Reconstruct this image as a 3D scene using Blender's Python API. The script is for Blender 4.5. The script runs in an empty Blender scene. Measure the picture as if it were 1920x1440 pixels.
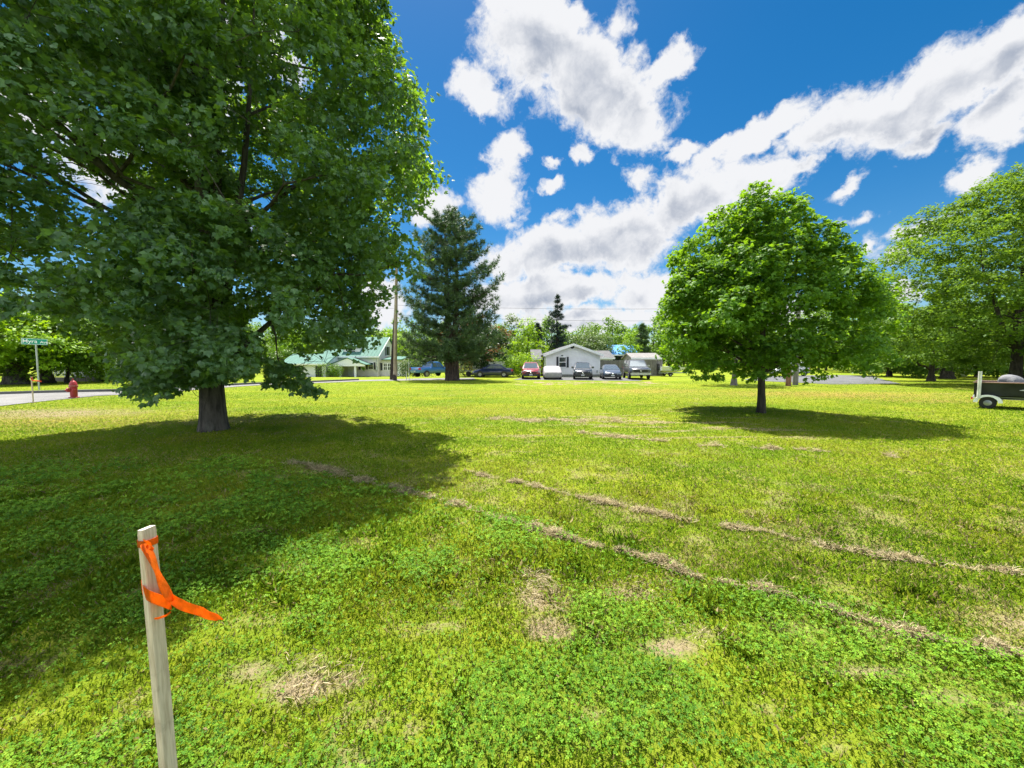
import bpy, bmesh, math, random
import numpy as np
from mathutils import Vector, Matrix, Euler

S = bpy.context.scene
C = S.collection
rad = math.radians

# ------------------------------------------------------------------ camera
EYE = 1.6
PITCH = math.atan(0.0583)
cam_d = bpy.data.cameras.new("camera")
cam_d.sensor_fit = 'HORIZONTAL'
cam_d.sensor_width = 36.0
cam_d.lens = 36.0 * 720 / 1920
cam_d.clip_start = 0.05
cam_d.clip_end = 5000
cam = bpy.data.objects.new("camera", cam_d)
C.objects.link(cam)
cam.location = (0, 0, EYE)
cam.rotation_euler = (math.pi / 2 - PITCH, 0, 0)
S.camera = cam

# ------------------------------------------------------------------ light and exposure
SUN_EL, SUN_AZ = rad(66.5), rad(-19)
S.view_settings.view_transform = 'Standard'
S.view_settings.look = 'None'
S.view_settings.exposure = 2.0
S.view_settings.gamma = 1.0
S.view_settings.use_curve_mapping = False
sun_vec = Vector((math.sin(SUN_AZ) * math.cos(SUN_EL), math.cos(SUN_AZ) * math.cos(SUN_EL), math.sin(SUN_EL)))
sd = bpy.data.lights.new("sun", 'SUN')
sd.energy = 3.3
sd.angle = rad(0.53)
sd.color = (1.0, 0.95, 0.86)
sun = bpy.data.objects.new("sun", sd)
C.objects.link(sun)
sun.location = (-20, 60, 120)
sun.rotation_euler = sun_vec.to_track_quat('Z', 'Y').to_euler()

S.cycles.max_bounces = 8
S.cycles.diffuse_bounces = 3
S.cycles.glossy_bounces = 3
S.cycles.transmission_bounces = 4
S.cycles.transparent_max_bounces = 8
S.cycles.caustics_reflective = False
S.cycles.caustics_refractive = False
S.cycles.sample_clamp_indirect = 6
S.cycles.use_denoising = True
S.cycles.denoiser = 'OPENIMAGEDENOISE'
S.cycles.denoising_input_passes = 'RGB_ALBEDO_NORMAL'
S.cycles.denoising_prefilter = 'NONE'
S.cycles.use_adaptive_sampling = True
S.cycles.adaptive_threshold = 0.008


# ------------------------------------------------------------------ pixel <-> world helpers (photo is 1920 x 1440)
CP, SP = math.cos(PITCH), math.sin(PITCH)


def ray(px, py):
    a, b = (px - 960) / 720, (720 - py) / 720
    return Vector((a, CP + b * SP, -SP + b * CP))


def at(px, py, Y):
    """point at world depth Y seen at that place of the photograph"""
    d = ray(px, py)
    t = Y / d.y
    return Vector((d.x * t, Y, EYE + d.z * t))


def sstep(a, b, x):
    t = np.clip((x - a) / (b - a), 0, 1)
    return t * t * (3 - 2 * t)


def gz(x, y):
    """height of the ground"""
    x = np.asarray(x, dtype=float)
    y = np.asarray(y, dtype=float)
    z = -0.17 * sstep(24, 37, y) - 0.55 * sstep(42, 58, y) * sstep(-3, -14, x)
    z = z + 0.035 * np.sin(x * 0.55 + 1.3) * np.sin(y * 0.42 + 0.4) * sstep(3.0, 6.0, np.hypot(x, y)) * sstep(34, 26, y)
    return z


def gp(px, py):
    """ground point seen at that place of the photograph"""
    d = ray(px, py)
    t = EYE / -d.z
    for _ in range(30):
        p = Vector((0, 0, EYE)) + d * t
        t = (EYE - float(gz(p.x, p.y))) / -d.z
    return Vector((0, 0, EYE)) + d * t


def gx(px, Y):
    """ground point at depth Y, in that column of the photograph"""
    p = at(px, 690, Y)
    return Vector((p.x, Y, float(gz(p.x, Y))))


# ------------------------------------------------------------------ world: sky and clouds
W = bpy.data.worlds.new("World")
S.world = W
W.use_nodes = True
wn = W.node_tree
for n in list(wn.nodes):
    wn.nodes.remove(n)


class E:
    """tiny expression builder over node sockets"""

    def __init__(self, t, s):
        self.t, self.s = t, s

    def _m(self, op, *o, clamp=False):
        n = self.t.nodes.new('ShaderNodeMath')
        n.operation = op
        n.use_clamp = clamp
        for i, v in enumerate((self,) + o):
            if isinstance(v, E):
                self.t.links.new(v.s, n.inputs[i])
            else:
                n.inputs[i].default_value = v
        return E(self.t, n.outputs[0])

    def __add__(self, o): return self._m('ADD', o)
    def __sub__(self, o): return self._m('SUBTRACT', o)
    def __mul__(self, o): return self._m('MULTIPLY', o)
    def __truediv__(self, o): return self._m('DIVIDE', o)
    def max(self, o): return self._m('MAXIMUM', o)
    def smax(self, o, k): return self._m('SMOOTH_MAX', o, k)
    def abs(self): return self._m('ABSOLUTE')
    def pow(self, o): return self._m('POWER', o)
    def clamp(self): return self._m('ADD', 0.0, clamp=True)

    def ss(self, a, b, lo=0.0, hi=1.0):
        n = self.t.nodes.new('ShaderNodeMapRange')
        n.interpolation_type = 'SMOOTHSTEP'
        self.t.links.new(self.s, n.inputs['Value'])
        n.inputs['From Min'].default_value = a
        n.inputs['From Max'].default_value = b
        n.inputs['To Min'].default_value = lo
        n.inputs['To Max'].default_value = hi
        return E(self.t, n.outputs['Result'])


def node(t, kind, **kw):
    n = t.nodes.new(kind)
    for k, v in kw.items():
        setattr(n, k, v)
    return n


def link(t, a, b):
    t.links.new(a.s if isinstance(a, E) else a, b)


def noise(t, vec, scale, detail=4, rough=0.55, out='Fac', dist=0.0, kind='FBM'):
    n = t.nodes.new('ShaderNodeTexNoise')
    n.noise_type = kind
    n.inputs['Scale'].default_value = scale
    n.inputs['Detail'].default_value = detail
    n.inputs['Roughness'].default_value = rough
    n.inputs['Distortion'].default_value = dist
    if vec is not None:
        t.links.new(vec.s if isinstance(vec, E) else vec, n.inputs['Vector'])
    return E(t, n.outputs[out])


def mixc(t, fac, a, b, mode='MIX'):
    n = t.nodes.new('ShaderNodeMix')
    n.data_type = 'RGBA'
    n.blend_type = mode
    n.clamp_factor = True
    for v, i in ((fac, n.inputs[0]), (a, n.inputs[6]), (b, n.inputs[7])):
        if isinstance(v, E):
            t.links.new(v.s, i)
        elif isinstance(v, bpy.types.NodeSocket):
            t.links.new(v, i)
        elif isinstance(v, (int, float)):
            i.default_value = v
        else:
            i.default_value = (*v, 1)
    return E(t, n.outputs[2])


def azel(px, py):
    d = ray(px, py).normalized()
    return math.atan2(d.x, d.y), math.asin(d.z)


sky = node(wn, 'ShaderNodeTexSky', sky_type='NISHITA', sun_disc=False)
sky.sun_elevation = SUN_EL
sky.sun_rotation = SUN_AZ
sky.altitude = 200
sky.air_density = 1.0
sky.dust_density = 0.3
sky.ozone_density = 3.0
tc = node(wn, 'ShaderNodeTexCoord')
sx = node(wn, 'ShaderNodeSeparateXYZ')
link(wn, tc.outputs['Generated'], sx.inputs[0])
X_, Y_, Z_ = (E(wn, o) for o in sx.outputs)
AZ = X_._m('ARCTAN2', Y_)
EL = Z_._m('ARCSINE')
cb = node(wn, 'ShaderNodeCombineXYZ')
link(wn, AZ, cb.inputs[0])
link(wn, EL, cb.inputs[1])
P0 = cb.outputs[0]
G0 = tc.outputs['Generated']


def vadd(t, a, b):
    n = t.nodes.new('ShaderNodeVectorMath')
    n.operation = 'ADD'
    for v, i in ((a, n.inputs[0]), (b, n.inputs[1])):
        if isinstance(v, tuple):
            i.default_value = v
        else:
            t.links.new(v.s if isinstance(v, E) else v, i)
    return n.outputs[0]


def vscale(t, a, k):
    n = t.nodes.new('ShaderNodeVectorMath')
    n.operation = 'SCALE'
    t.links.new(a.s if isinstance(a, E) else a, n.inputs[0])
    n.inputs['Scale'].default_value = k
    return n.outputs[0]


# wind-torn outlines: the direction is warped by two sizes of turbulence
w1 = vscale(wn, vadd(wn, noise(wn, G0, 7.0, 6, 0.6, 'Color').s, (-.5, -.5, -.5)), 0.075)
w2 = vscale(wn, vadd(wn, noise(wn, G0, 26.0, 6, 0.65, 'Color').s, (-.5, -.5, -.5)), 0.042)
P1 = vadd(wn, vadd(wn, P0, w1), w2)
# cumulus lobes: (column, row, half-width, half-height in photo pixels, tilt deg, weight)
LOBES = [
    (1005, 85, 135, 88, 10, 1.0), (1105, 165, 150, 92, 20, 1.05), (1255, 132, 52, 30, -15, .85), (1185, 232, 75, 48, 25, .9),
    (895, 165, 66, 45, 15, .9), (1060, 40, 70, 40, 0, .9), (1160, 60, 40, 50, 20, .7), (940, 0, 40, 20, 0, .7),
    (960, 285, 48, 30, -20, .8), (935, 365, 70, 58, -10, .95), (1030, 345, 26, 18, 0, .8), (1092, 278, 28, 24, 30, .75),
    (1030, 298, 20, 14, 0, .7), (805, 392, 60, 34, -10, .9), (1190, 330, 30, 26, 40, .5), (1050, 405, 55, 16, -10, .5),
    (1300, 380, 125, 66, -8, 1.05), (1180, 440, 150, 70, -10, 1.1), (1040, 472, 130, 56, -4, 1.05), (1430, 338, 120, 36, -12, 1.0), (945, 500, 60, 45, 0, .9),
    (1340, 285, 60, 20, -20, .9), (1430, 250, 110, 32, -16, 1.0), (1560, 232, 150, 48, -16, 1.0), (1700, 190, 170, 62, -22, 1.05),
    (1850, 125, 150, 62, -24, 1.05), (1880, 225, 90, 50, -10, .95), (1740, 255, 70, 24, -10, .6), (1283, 285, 34, 17, -5, .8),
    (1590, 345, 62, 18, -38, .65), (1615, 405, 48, 20, -10, .55), (1822, 325, 50, 24, -20, .7), (1725, 432, 70, 28, -20, .65),
    (1690, 485, 40, 20, 0, .65), (1640, 470, 30, 40, 0, .45), (1660, 545, 70, 26, 0, .7), (1500, 310, 70, 22, -20, .8),
    (1060, 545, 190, 36, 0, 1.0), (1215, 550, 100, 38, -18, 1.0), (1100, 600, 260, 30, 0, .95), (960, 560, 90, 40, 0, .9), (1320, 600, 200, 30, 0, .8),
    (720, 570, 75, 50, 0, .9), (330, 130, 150, 190, 0, .85), (470, 60, 120, 70, 0, .8),
    (60, 190, 130, 90, 0, .9), (400, 390, 80, 70, 0, .8), (200, 320, 110, 70, 0, .75), 
]
dens = dens_up = None
PUP = vadd(wn, P1, (-.006, .034, 0))
for (px, py, rx, ry, tilt, wgt) in LOBES:
    a, e = azel(px, py)
    k = ray(px, py).length ** 2 / ray(px, py).y  # pixels shrink towards the edges of a wide lens
    both = []
    for src in ((P1, PUP) if rx >= 118 and px > 700 else (P1,)):
        mp = node(wn, 'ShaderNodeMapping', vector_type='TEXTURE')
        link(wn, src, mp.inputs['Vector'])
        mp.inputs['Location'].default_value = (a, e, 0)
        mp.inputs['Rotation'].default_value = (0, 0, rad(-tilt))
        mp.inputs['Scale'].default_value = (rx * 1.05 / 720 / (1 + ((px - 960) / 720) ** 2) ** .9, ry * 1.12 / 720 / k ** .5, 1)
        ln = node(wn, 'ShaderNodeVectorMath', operation='LENGTH')
        link(wn, mp.outputs[0], ln.inputs[0])
        both.append(E(wn, ln.outputs['Value'])._m('MULTIPLY', -wgt) + wgt)
    dens = both[0] if dens is None else dens.smax(both[0], 0.13)
    if len(both) > 1:
        dens_up = both[1] if dens_up is None else dens_up.smax(both[1], 0.13)
# unseen clouds beside, behind and above the camera, added as fill light
amb = noise(wn, vadd(wn, P0, (3.1, 7.7, 0)), 1.8, 5, .55)
side = AZ.abs().ss(rad(58), rad(75)).max(EL.ss(rad(48), rad(58)))
dens = dens.max(amb.ss(.38, .62, -.9, .8) * side - (side - 1.0).abs() * 3.0)
nrm_sun = tuple(sun_vec * .022)
G1 = vadd(wn, vadd(wn, G0, vscale(wn, vadd(wn, noise(wn, G0, 9.0, 5, 0.6, 'Color').s, (-.5, -.5, -.5)), 0.06)), (0, 0, 0))
f1 = noise(wn, G1, 9.0, 10, 0.60)
f1b = noise(wn, vadd(wn, G1, nrm_sun), 9.0, 10, 0.60)
f2 = noise(wn, G1, 34.0, 8, 0.61)
d2 = dens + (f1 - 0.5) * 1.7 + (f2 - 0.5) * 0.75
alpha = d2.ss(0.06, 0.46)
voro = node(wn, 'ShaderNodeTexVoronoi', feature='SMOOTH_F1')
link(wn, G1, voro.inputs['Vector'])
voro.inputs['Scale'].default_value = 19
voro.inputs['Smoothness'].default_value = .5
puff = E(wn, voro.outputs['Distance'])
# relief: the side turned to the sun is brighter, thick middles are greyer
relief = (f1 - f1b) * 1.5 + (puff - 0.42) * -0.55 + (f2 - .5) * .3
thick = (dens_up + (f1 - .5) * .8).ss(0.05, 0.62) * d2.ss(.25, .75)
lum = (thick * -0.36 + 1.12 + relief * 0.6).max(0.40)
lum = lum._m('MINIMUM', 1.12)
grey = lum.ss(0.42, 1.02)
ccol = mixc(wn, grey, (0.36, 0.42, 0.54), (0.96, 0.97, 1.0))
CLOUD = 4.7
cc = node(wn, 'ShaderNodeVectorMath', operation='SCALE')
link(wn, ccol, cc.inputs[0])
# the unseen sunlit clouds around the camera are boosted to lift the shade
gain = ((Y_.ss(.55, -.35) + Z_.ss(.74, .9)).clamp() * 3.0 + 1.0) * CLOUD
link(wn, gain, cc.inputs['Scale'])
hs = node(wn, 'ShaderNodeHueSaturation')
hs.inputs['Hue'].default_value = 0.496
hs.inputs['Saturation'].default_value = 1.42
hs.inputs['Value'].default_value = 0.62
link(wn, sky.outputs[0], hs.inputs['Color'])
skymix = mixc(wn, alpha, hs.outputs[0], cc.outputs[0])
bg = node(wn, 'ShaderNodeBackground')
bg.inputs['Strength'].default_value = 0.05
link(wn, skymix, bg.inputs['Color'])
wo = node(wn, 'ShaderNodeOutputWorld')
link(wn, bg.outputs[0], wo.inputs['Surface'])

# ------------------------------------------------------------------ materials
M = {}


def new_mat(name):
    m = bpy.data.materials.new(name)
    m.use_nodes = True
    t = m.node_tree
    for n in list(t.nodes):
        t.nodes.remove(n)
    out = node(t, 'ShaderNodeOutputMaterial')
    M[name] = m
    return m, t, out


def principled(t, out, color, rough=.6, metal=0., spec=.5, bump=None, bump_d=.01, **kw):
    p = node(t, 'ShaderNodeBsdfPrincipled')
    if isinstance(color, E):
        link(t, color, p.inputs['Base Color'])
    else:
        p.inputs['Base Color'].default_value = (*color, 1)
    if isinstance(rough, E):
        link(t, rough, p.inputs['Roughness'])
    else:
        p.inputs['Roughness'].default_value = rough
    p.inputs['Metallic'].default_value = metal
    p.inputs['Specular IOR Level'].default_value = spec
    for k, v in kw.items():
        p.inputs[k.replace('_', ' ')].default_value = v
    if bump is not None:
        b = node(t, 'ShaderNodeBump')
        b.inputs['Distance'].default_value = bump_d
        b.inputs['Strength'].default_value = 1.0
        link(t, bump, b.inputs['Height'])
        link(t, b.outputs[0], p.inputs['Normal'])
    link(t, p.outputs[0], out.inputs['Surface'])
    return p


def objco(t):
    return node(t, 'ShaderNodeTexCoord').outputs['Object']


def mat(name, color, rough=.6, metal=0., spec=.5, var=.15, scale=6., bump=0., **kw):
    """plain surface with a little wear in its colour and gloss"""
    m, t, out = new_mat(name)
    co = objco(t)
    n = noise(t, co, scale, 5, .6)
    dark = tuple(c * (1 - var) for c in color)
    lite = tuple(min(1, c * (1 + var)) for c in color)
    col = mixc(t, n.ss(.3, .7), dark, lite)
    r = (n - .5) * .2 + rough
    principled(t, out, col, r, metal, spec, n if bump else None, bump, **kw)
    return m


def paint(name, color):
    m, t, out = new_mat(name)
    co = objco(t)
    n = noise(t, co, 3., 4, .6)
    col = mixc(t, n.ss(.3, .7), tuple(c * .9 for c in color), color)
    principled(t, out, col, .28, 0., .5, Coat_Weight=.7, Coat_Roughness=.06)
    return m


def siding(name, color, pitch=.115):
    """horizontal lapped boards"""
    m, t, out = new_mat(name)
    co = objco(t)
    s = node(t, 'ShaderNodeSeparateXYZ')
    link(t, co, s.inputs[0])
    saw = (E(t, s.outputs[2]) / pitch)._m('FRACT')
    n = noise(t, co, 1.2, 5, .6)
    col = mixc(t, n.ss(.3, .75), tuple(c * .86 for c in color), color)
    col = mixc(t, saw.ss(.0, .1, .35, 0.), col, tuple(c * .7 for c in color))
    principled(t, out, col, .6, 0, .3, saw, -.012)
    return m


def seamed(name, color, pitch=.5, axis=0, rough=.4):
    """standing-seam metal roof"""
    m, t, out = new_mat(name)
    co = objco(t)
    s = node(t, 'ShaderNodeSeparateXYZ')
    link(t, co, s.inputs[0])
    f = (E(t, s.outputs[axis]) / pitch)._m('FRACT')
    ridge = (f - .5).abs().ss(.40, .47)
    n = noise(t, co, .9, 5, .6)
    col = mixc(t, n.ss(.3, .75), tuple(c * .85 for c in color), color)
    col = mixc(t, ridge * .35, col, tuple(c * .5 for c in color))
    principled(t, out, col, rough, .0, .5, ridge, .03)
    return m


def shingle(name, color):
    m, t, out = new_mat(name)
    co = objco(t)
    br = node(t, 'ShaderNodeTexBrick')
    link(t, co, br.inputs['Vector'])
    br.inputs['Scale'].default_value = 2.2
    br.inputs['Color1'].default_value = (*[c * .75 for c in color], 1)
    br.inputs['Color2'].default_value = (*[c * 1.15 for c in color], 1)
    br.inputs['Mortar'].default_value = (*[c * .5 for c in color], 1)
    n = noise(t, co, 30, 3, .6)
    col = mixc(t, n * .5, E(t, br.outputs[0]), color)
    principled(t, out, col, .85, 0, .2, n, .01)
    return m


def bark(name, c1, c2, scale=9.):
    m, t, out = new_mat(name)
    co = objco(t)
    mp = node(t, 'ShaderNodeMapping')
    link(t, co, mp.inputs[0])
    mp.inputs['Scale'].default_value = (1, 1, .16)
    n = noise(t, mp.outputs[0], scale, 7, .65, dist=.6)
    n2 = noise(t, co, 2.2, 4, .6)
    col = mixc(t, n.ss(.36, .64), c1, c2)
    col = mixc(t, n2.ss(.55, .8, 0, .5), col, (.17, .19, .15))
    principled(t, out, col, .9, 0, .2, n, .05)
    return m


def leafmat(name, c_dark, c_lite, trans, tfac=.4, sheen=.35, rough=.42, clump=.6):
    m, t, out = new_mat(name)
    geo = node(t, 'ShaderNodeNewGeometry')
    rnd = E(t, geo.outputs['Random Per Island'])
    co = objco(t)
    n = noise(t, co, clump, 3, .6)
    f = (n - .5) * 1.3 + rnd * .75 + .12
    col = mixc(t, f.clamp(), c_dark, c_lite)
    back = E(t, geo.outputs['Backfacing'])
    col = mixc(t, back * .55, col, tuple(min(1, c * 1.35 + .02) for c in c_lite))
    p = node(t, 'ShaderNodeBsdfPrincipled')
    link(t, col, p.inputs['Base Color'])
    p.inputs['Roughness'].default_value = rough
    p.inputs['Specular IOR Level'].default_value = sheen
    tr = node(t, 'ShaderNodeBsdfTranslucent')
    tcol = mixc(t, f.clamp(), tuple(c * .7 for c in trans), trans)
    link(t, tcol, tr.inputs['Color'])
    mx = node(t, 'ShaderNodeMixShader')
    mx.inputs[0].default_value = tfac
    link(t, p.outputs[0], mx.inputs[1])
    link(t, tr.outputs[0], mx.inputs[2])
    link(t, mx.outputs[0], out.inputs['Surface'])
    return m


leafmat('leaf_big', (.050, .108, .056), (.118, .222, .082), (.27, .48, .02), .40, .5, .45)
leafmat('leaf_round', (.050, .130, .018), (.118, .25, .022), (.30, .52, .014), .42, .22, .55)
leafmat('leaf_tall', (.045, .115, .012), (.135, .225, .022), (.26, .42, .02), .38, .16, .6)
leafmat('leaf_bright', (.11, .22, .01), (.22, .37, .015), (.38, .58, .01), .45, .3, .5)
leafmat('leaf_mid', (.055, .13, .014), (.125, .235, .02), (.2, .36, .015), .35, .3, .5)
leafmat('leaf_dark', (.014, .042, .012), (.035, .085, .018), (.07, .16, .012), .3, .3, .5)
leafmat('leaf_greygreen', (.06, .11, .03), (.13, .20, .05), (.2, .3, .04), .3, .3, .5)
leafmat('leaf_copper', (.12, .05, .02), (.26, .11, .04), (.32, .14, .03), .3, .2, .6)
leafmat('leaf_pale', (.16, .22, .11), (.36, .40, .26), (.3, .38, .16), .3, .2, .6)
leafmat('needle_pine', (.034, .076, .031), (.09, .155, .05), (.07, .13, .035), .22, .3, .5)
leafmat('needle_spruce', (.010, .028, .022), (.026, .056, .036), (.03, .06, .03), .15, .3, .5)
leafmat('woods_leaf', (.05, .12, .012), (.15, .26, .02), (.24, .4, .015), .35, .25, .5, clump=.12)
bark('bark_big', (.035, .032, .028), (.105, .095, .082))
bark('bark_round', (.03, .026, .022), (.075, .064, .052), 14.)
bark('bark_pine', (.028, .022, .019), (.085, .06, .05), 7.)
bark('pole_wood', (.26, .20, .15), (.42, .35, .28), 12.)
bark('pole_dark', (.028, .022, .02), (.07, .055, .048), 12.)
bark('post_red', (.16, .085, .055), (.26, .15, .10), 12.)
bark('fence_wood', (.12, .11, .105), (.21, .20, .19), 10.)
mat('white_wall', (.74, .75, .76))
siding('siding_white', (.82, .83, .85))
siding('siding_cream', (.70, .68, .62))
siding('siding_grey', (.20, .215, .24))
siding('siding_tan', (.42, .39, .34))
seamed('roof_green', (.05, .15, .115), .55, 0, .8)
seamed('roof_green_side', (.05, .15, .115), .55, 1, .8)
seamed('roof_blue', (.05, .25, .62), .8, 0)
shingle('roof_grey', (.12, .12, .125))
shingle('roof_pale', (.22, .21, .20))
mat('trim_green', (.06, .24, .22), .5)
mat('trim_white', (.80, .81, .82), .5, var=.05)
mat('shutter_black', (.018, .02, .028), .5)
mat('concrete_base', (.22, .22, .22), .85)
mat('dark_void', (.02, .02, .024), .9)
m, t, out = new_mat('glass_pane')
principled(t, out, (.022, .028, .034), .06, 0, .8)
m, t, out = new_mat('car_glass')
principled(t, out, (.16, .19, .20), .05, .45, 1.0, Coat_Weight=1.0, Coat_Roughness=.02)
paint('paint_red', (.22, .012, .018))
paint('paint_navy', (.012, .022, .075))
paint('paint_blue', (.035, .14, .40))
paint('paint_slate', (.045, .065, .10))
paint('paint_black', (.006, .008, .013))
paint('paint_silver', (.055, .06, .07))
paint('paint_white', (.72, .73, .74))
mat('tyre', (.016, .016, .017), .85)
mat('rim_metal', (.26, .27, .28), .4, .7)
mat('black_plastic', (.018, .018, .02), .55)
mat('chrome', (.34, .35, .37), .25, .8, var=.05)
mat('lamp_lens', (.34, .37, .40), .12, 0, .8, var=.05)
mat('tail_lens', (.42, .02, .02), .2)
mat('plate_white', (.42, .43, .45), .5)
mat('car_cover', (.27, .26, .27), .75, bump=.03)
mat('galvanised', (.42, .45, .46), .5, .4)
mat('hydrant_red', (.34, .022, .026), .45, bump=.004, scale=20)
mat('hydrant_cap', (.45, .22, .20), .5)
mat('sign_green', (.0, .27, .18), .45, var=.05)
mat('sign_white', (.80, .82, .82), .5, var=.03)
mat('wire_black', (.02, .02, .022), .6)
mat('hull_dark', (.028, .031, .031), .6, 0., .15, scale=2., var=.3)
mat('hull_pale', (.60, .62, .63), .4)
mat('gunwale_wood', (.17, .10, .07), .5)
mat('motor_cover', (.15, .15, .16), .8, bump=.03)
mat('aluminium', (.55, .57, .58), .4, .6)
mat('pvc', (.62, .62, .58), .6)
mat('pencil', (.05, .05, .055), .8)
# stake wood: pale pine with grain and dirt
m, t, out = new_mat('stake_wood')
co = objco(t)
mp = node(t, 'ShaderNodeMapping')
link(t, co, mp.inputs[0])
mp.inputs['Scale'].default_value = (1, 1, .06)
g1 = noise(t, mp.outputs[0], 160., 5, .6, dist=.4)
g2 = noise(t, co, 14., 5, .65)
col = mixc(t, g1.ss(.3, .7), (.44, .345, .25), (.64, .53, .41))
col = mixc(t, g2.ss(.55, .75, 0, .45), col, (.16, .125, .085))
principled(t, out, col, .8, 0, .25, g1, .0012)
m, t, out = new_mat('stake_end')
n = noise(t, objco(t), 60., 4, .6)
principled(t, out, mixc(t, n, (.50, .46, .38), (.66, .62, .55)), .85, 0, .2)


def ribbonmat(name, c, tr_c):
    m, t, out = new_mat(name)
    n = noise(t, objco(t), 25., 3, .5)
    p = node(t, 'ShaderNodeBsdfPrincipled')
    link(t, mixc(t, n, tuple(x * .9 for x in c), c), p.inputs['Base Color'])
    p.inputs['Roughness'].default_value = .35
    bp_ = node(t, 'ShaderNodeBump')
    bp_.inputs['Distance'].default_value = .004
    mp = node(t, 'ShaderNodeMapping')
    link(t, objco(t), mp.inputs[0])
    mp.inputs['Scale'].default_value = (1, 1, .35)
    link(t, noise(t, mp.outputs[0], 130., 3, .6, dist=1.), bp_.inputs['Height'])
    link(t, bp_.outputs[0], p.inputs['Normal'])
    tr = node(t, 'ShaderNodeBsdfTranslucent')
    link(t, mixc(t, n.ss(.35, .65), tuple(x * .62 for x in tr_c), tr_c), tr.inputs[0])
    mx = node(t, 'ShaderNodeMixShader')
    mx.inputs[0].default_value = .62
    link(t, p.outputs[0], mx.inputs[1])
    link(t, tr.outputs[0], mx.inputs[2])
    link(t, mx.outputs[0], out.inputs['Surface'])


ribbonmat('ribbon_orange', (.90, .20, .012), (1.0, .33, .014))
ribbonmat('ribbon_pink', (.80, .16, .08), (.9, .2, .08))
# asphalt, old and sun-bleached / fresher
for nm, c1, c2 in (('asphalt_pale', (.15, .147, .142), (.215, .21, .20)), ('asphalt', (.085, .088, .094), (.15, .152, .158)),
                   ('kerb_stone', (.10, .10, .10), (.17, .17, .165))):
    m, t, out = new_mat(nm)
    co = objco(t)
    n = noise(t, co, .7, 6, .65)
    n2 = noise(t, co, 60., 3, .6)
    col = mixc(t, n.ss(.3, .7), c1, c2)
    col = mixc(t, n2 * .35, col, tuple(c * .6 for c in c1))
    principled(t, out, col, .9, 0, .25, n2, .01)

# lawn: colours of living grass, dry thatch, rust-coloured seed heads and soil
m, t, out = new_mat('lawn')
co = objco(t)
dry = E(t, node(t, 'ShaderNodeAttribute', attribute_name='dry').outputs['Fac'])
rust = E(t, node(t, 'ShaderNodeAttribute', attribute_name='rust').outputs['Fac'])
clov = E(t, node(t, 'ShaderNodeAttribute', attribute_name='clover').outputs['Fac'])
mp = node(t, 'ShaderNodeMapping')
link(t, co, mp.inputs[0])
mp.inputs['Scale'].default_value = (.35, 1, 1)
a1 = noise(t, mp.outputs[0], .55, 6, .62)
a2 = noise(t, co, 3.1, 6, .65)
a3 = noise(t, co, 34., 4, .7)
a4 = noise(t, mp.outputs[0], 1.7, 5, .7)
col = mixc(t, a1.ss(.34, .66), (.115, .185, .009), (.205, .24, .013))
col = mixc(t, a2.ss(.45, .72, 0, .6), col, (.225, .225, .014))
col = mixc(t, clov * .6, col, (.10, .16, .018))
col = mixc(t, (a4.ss(.60, .80) * .5), col, (.29, .26, .09))
col = mixc(t, (rust * a2.ss(.3, .6)), col, (.29, .195, .05))
col = mixc(t, (dry + (a3 - .5) * .9).ss(.25, .8), col, (.25, .20, .115))
col = mixc(t, a3.ss(.55, .85, 0, .45), col, (.03, .05, .008))
principled(t, out, col, .95, 0, .1, (a3 + a2), .035)


def attrmat(name, stops, tfac, tr_gain=1.3, rough=.55, spec=.12):
    """blades: 'tone' runs from deep green to straw, each blade with a shade of its own"""
    m, t, out = new_mat(name)
    a = E(t, node(t, 'ShaderNodeAttribute', attribute_name='tone').outputs['Fac'])
    r = node(t, 'ShaderNodeValToRGB')
    link(t, a, r.inputs[0])
    els = r.color_ramp.elements
    while len(els) < len(stops):
        els.new(.5)
    for e_, (pos_, c_) in zip(els, stops):
        e_.position = pos_
        e_.color = (*c_, 1)
    p = node(t, 'ShaderNodeBsdfPrincipled')
    link(t, r.outputs[0], p.inputs['Base Color'])
    p.inputs['Roughness'].default_value = rough
    p.inputs['Specular IOR Level'].default_value = spec
    tr = node(t, 'ShaderNodeBsdfTranslucent')
    g = node(t, 'ShaderNodeVectorMath', operation='SCALE')
    link(t, r.outputs[0], g.inputs[0])
    g.inputs['Scale'].default_value = tr_gain
    link(t, g.outputs[0], tr.inputs[0])
    mx = node(t, 'ShaderNodeMixShader')
    mx.inputs[0].default_value = tfac
    link(t, p.outputs[0], mx.inputs[1])
    link(t, tr.outputs[0], mx.inputs[2])
    link(t, mx.outputs[0], out.inputs['Surface'])


attrmat('blade', [(0, (.085, .18, .007)), (.35, (.17, .275, .012)), (.6, (.275, .32, .018)), (.8, (.29, .245, .09)), (1, (.36, .30, .165))], .45)
attrmat('clover_leaf', [(0, (.060, .155, .016)), (.5, (.145, .30, .022)), (1, (.28, .43, .035))], .38, 1.4)
attrmat('straw', [(0, (.16, .12, .06)), (.5, (.40, .335, .185)), (1, (.62, .54, .35))], .35)


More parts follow.
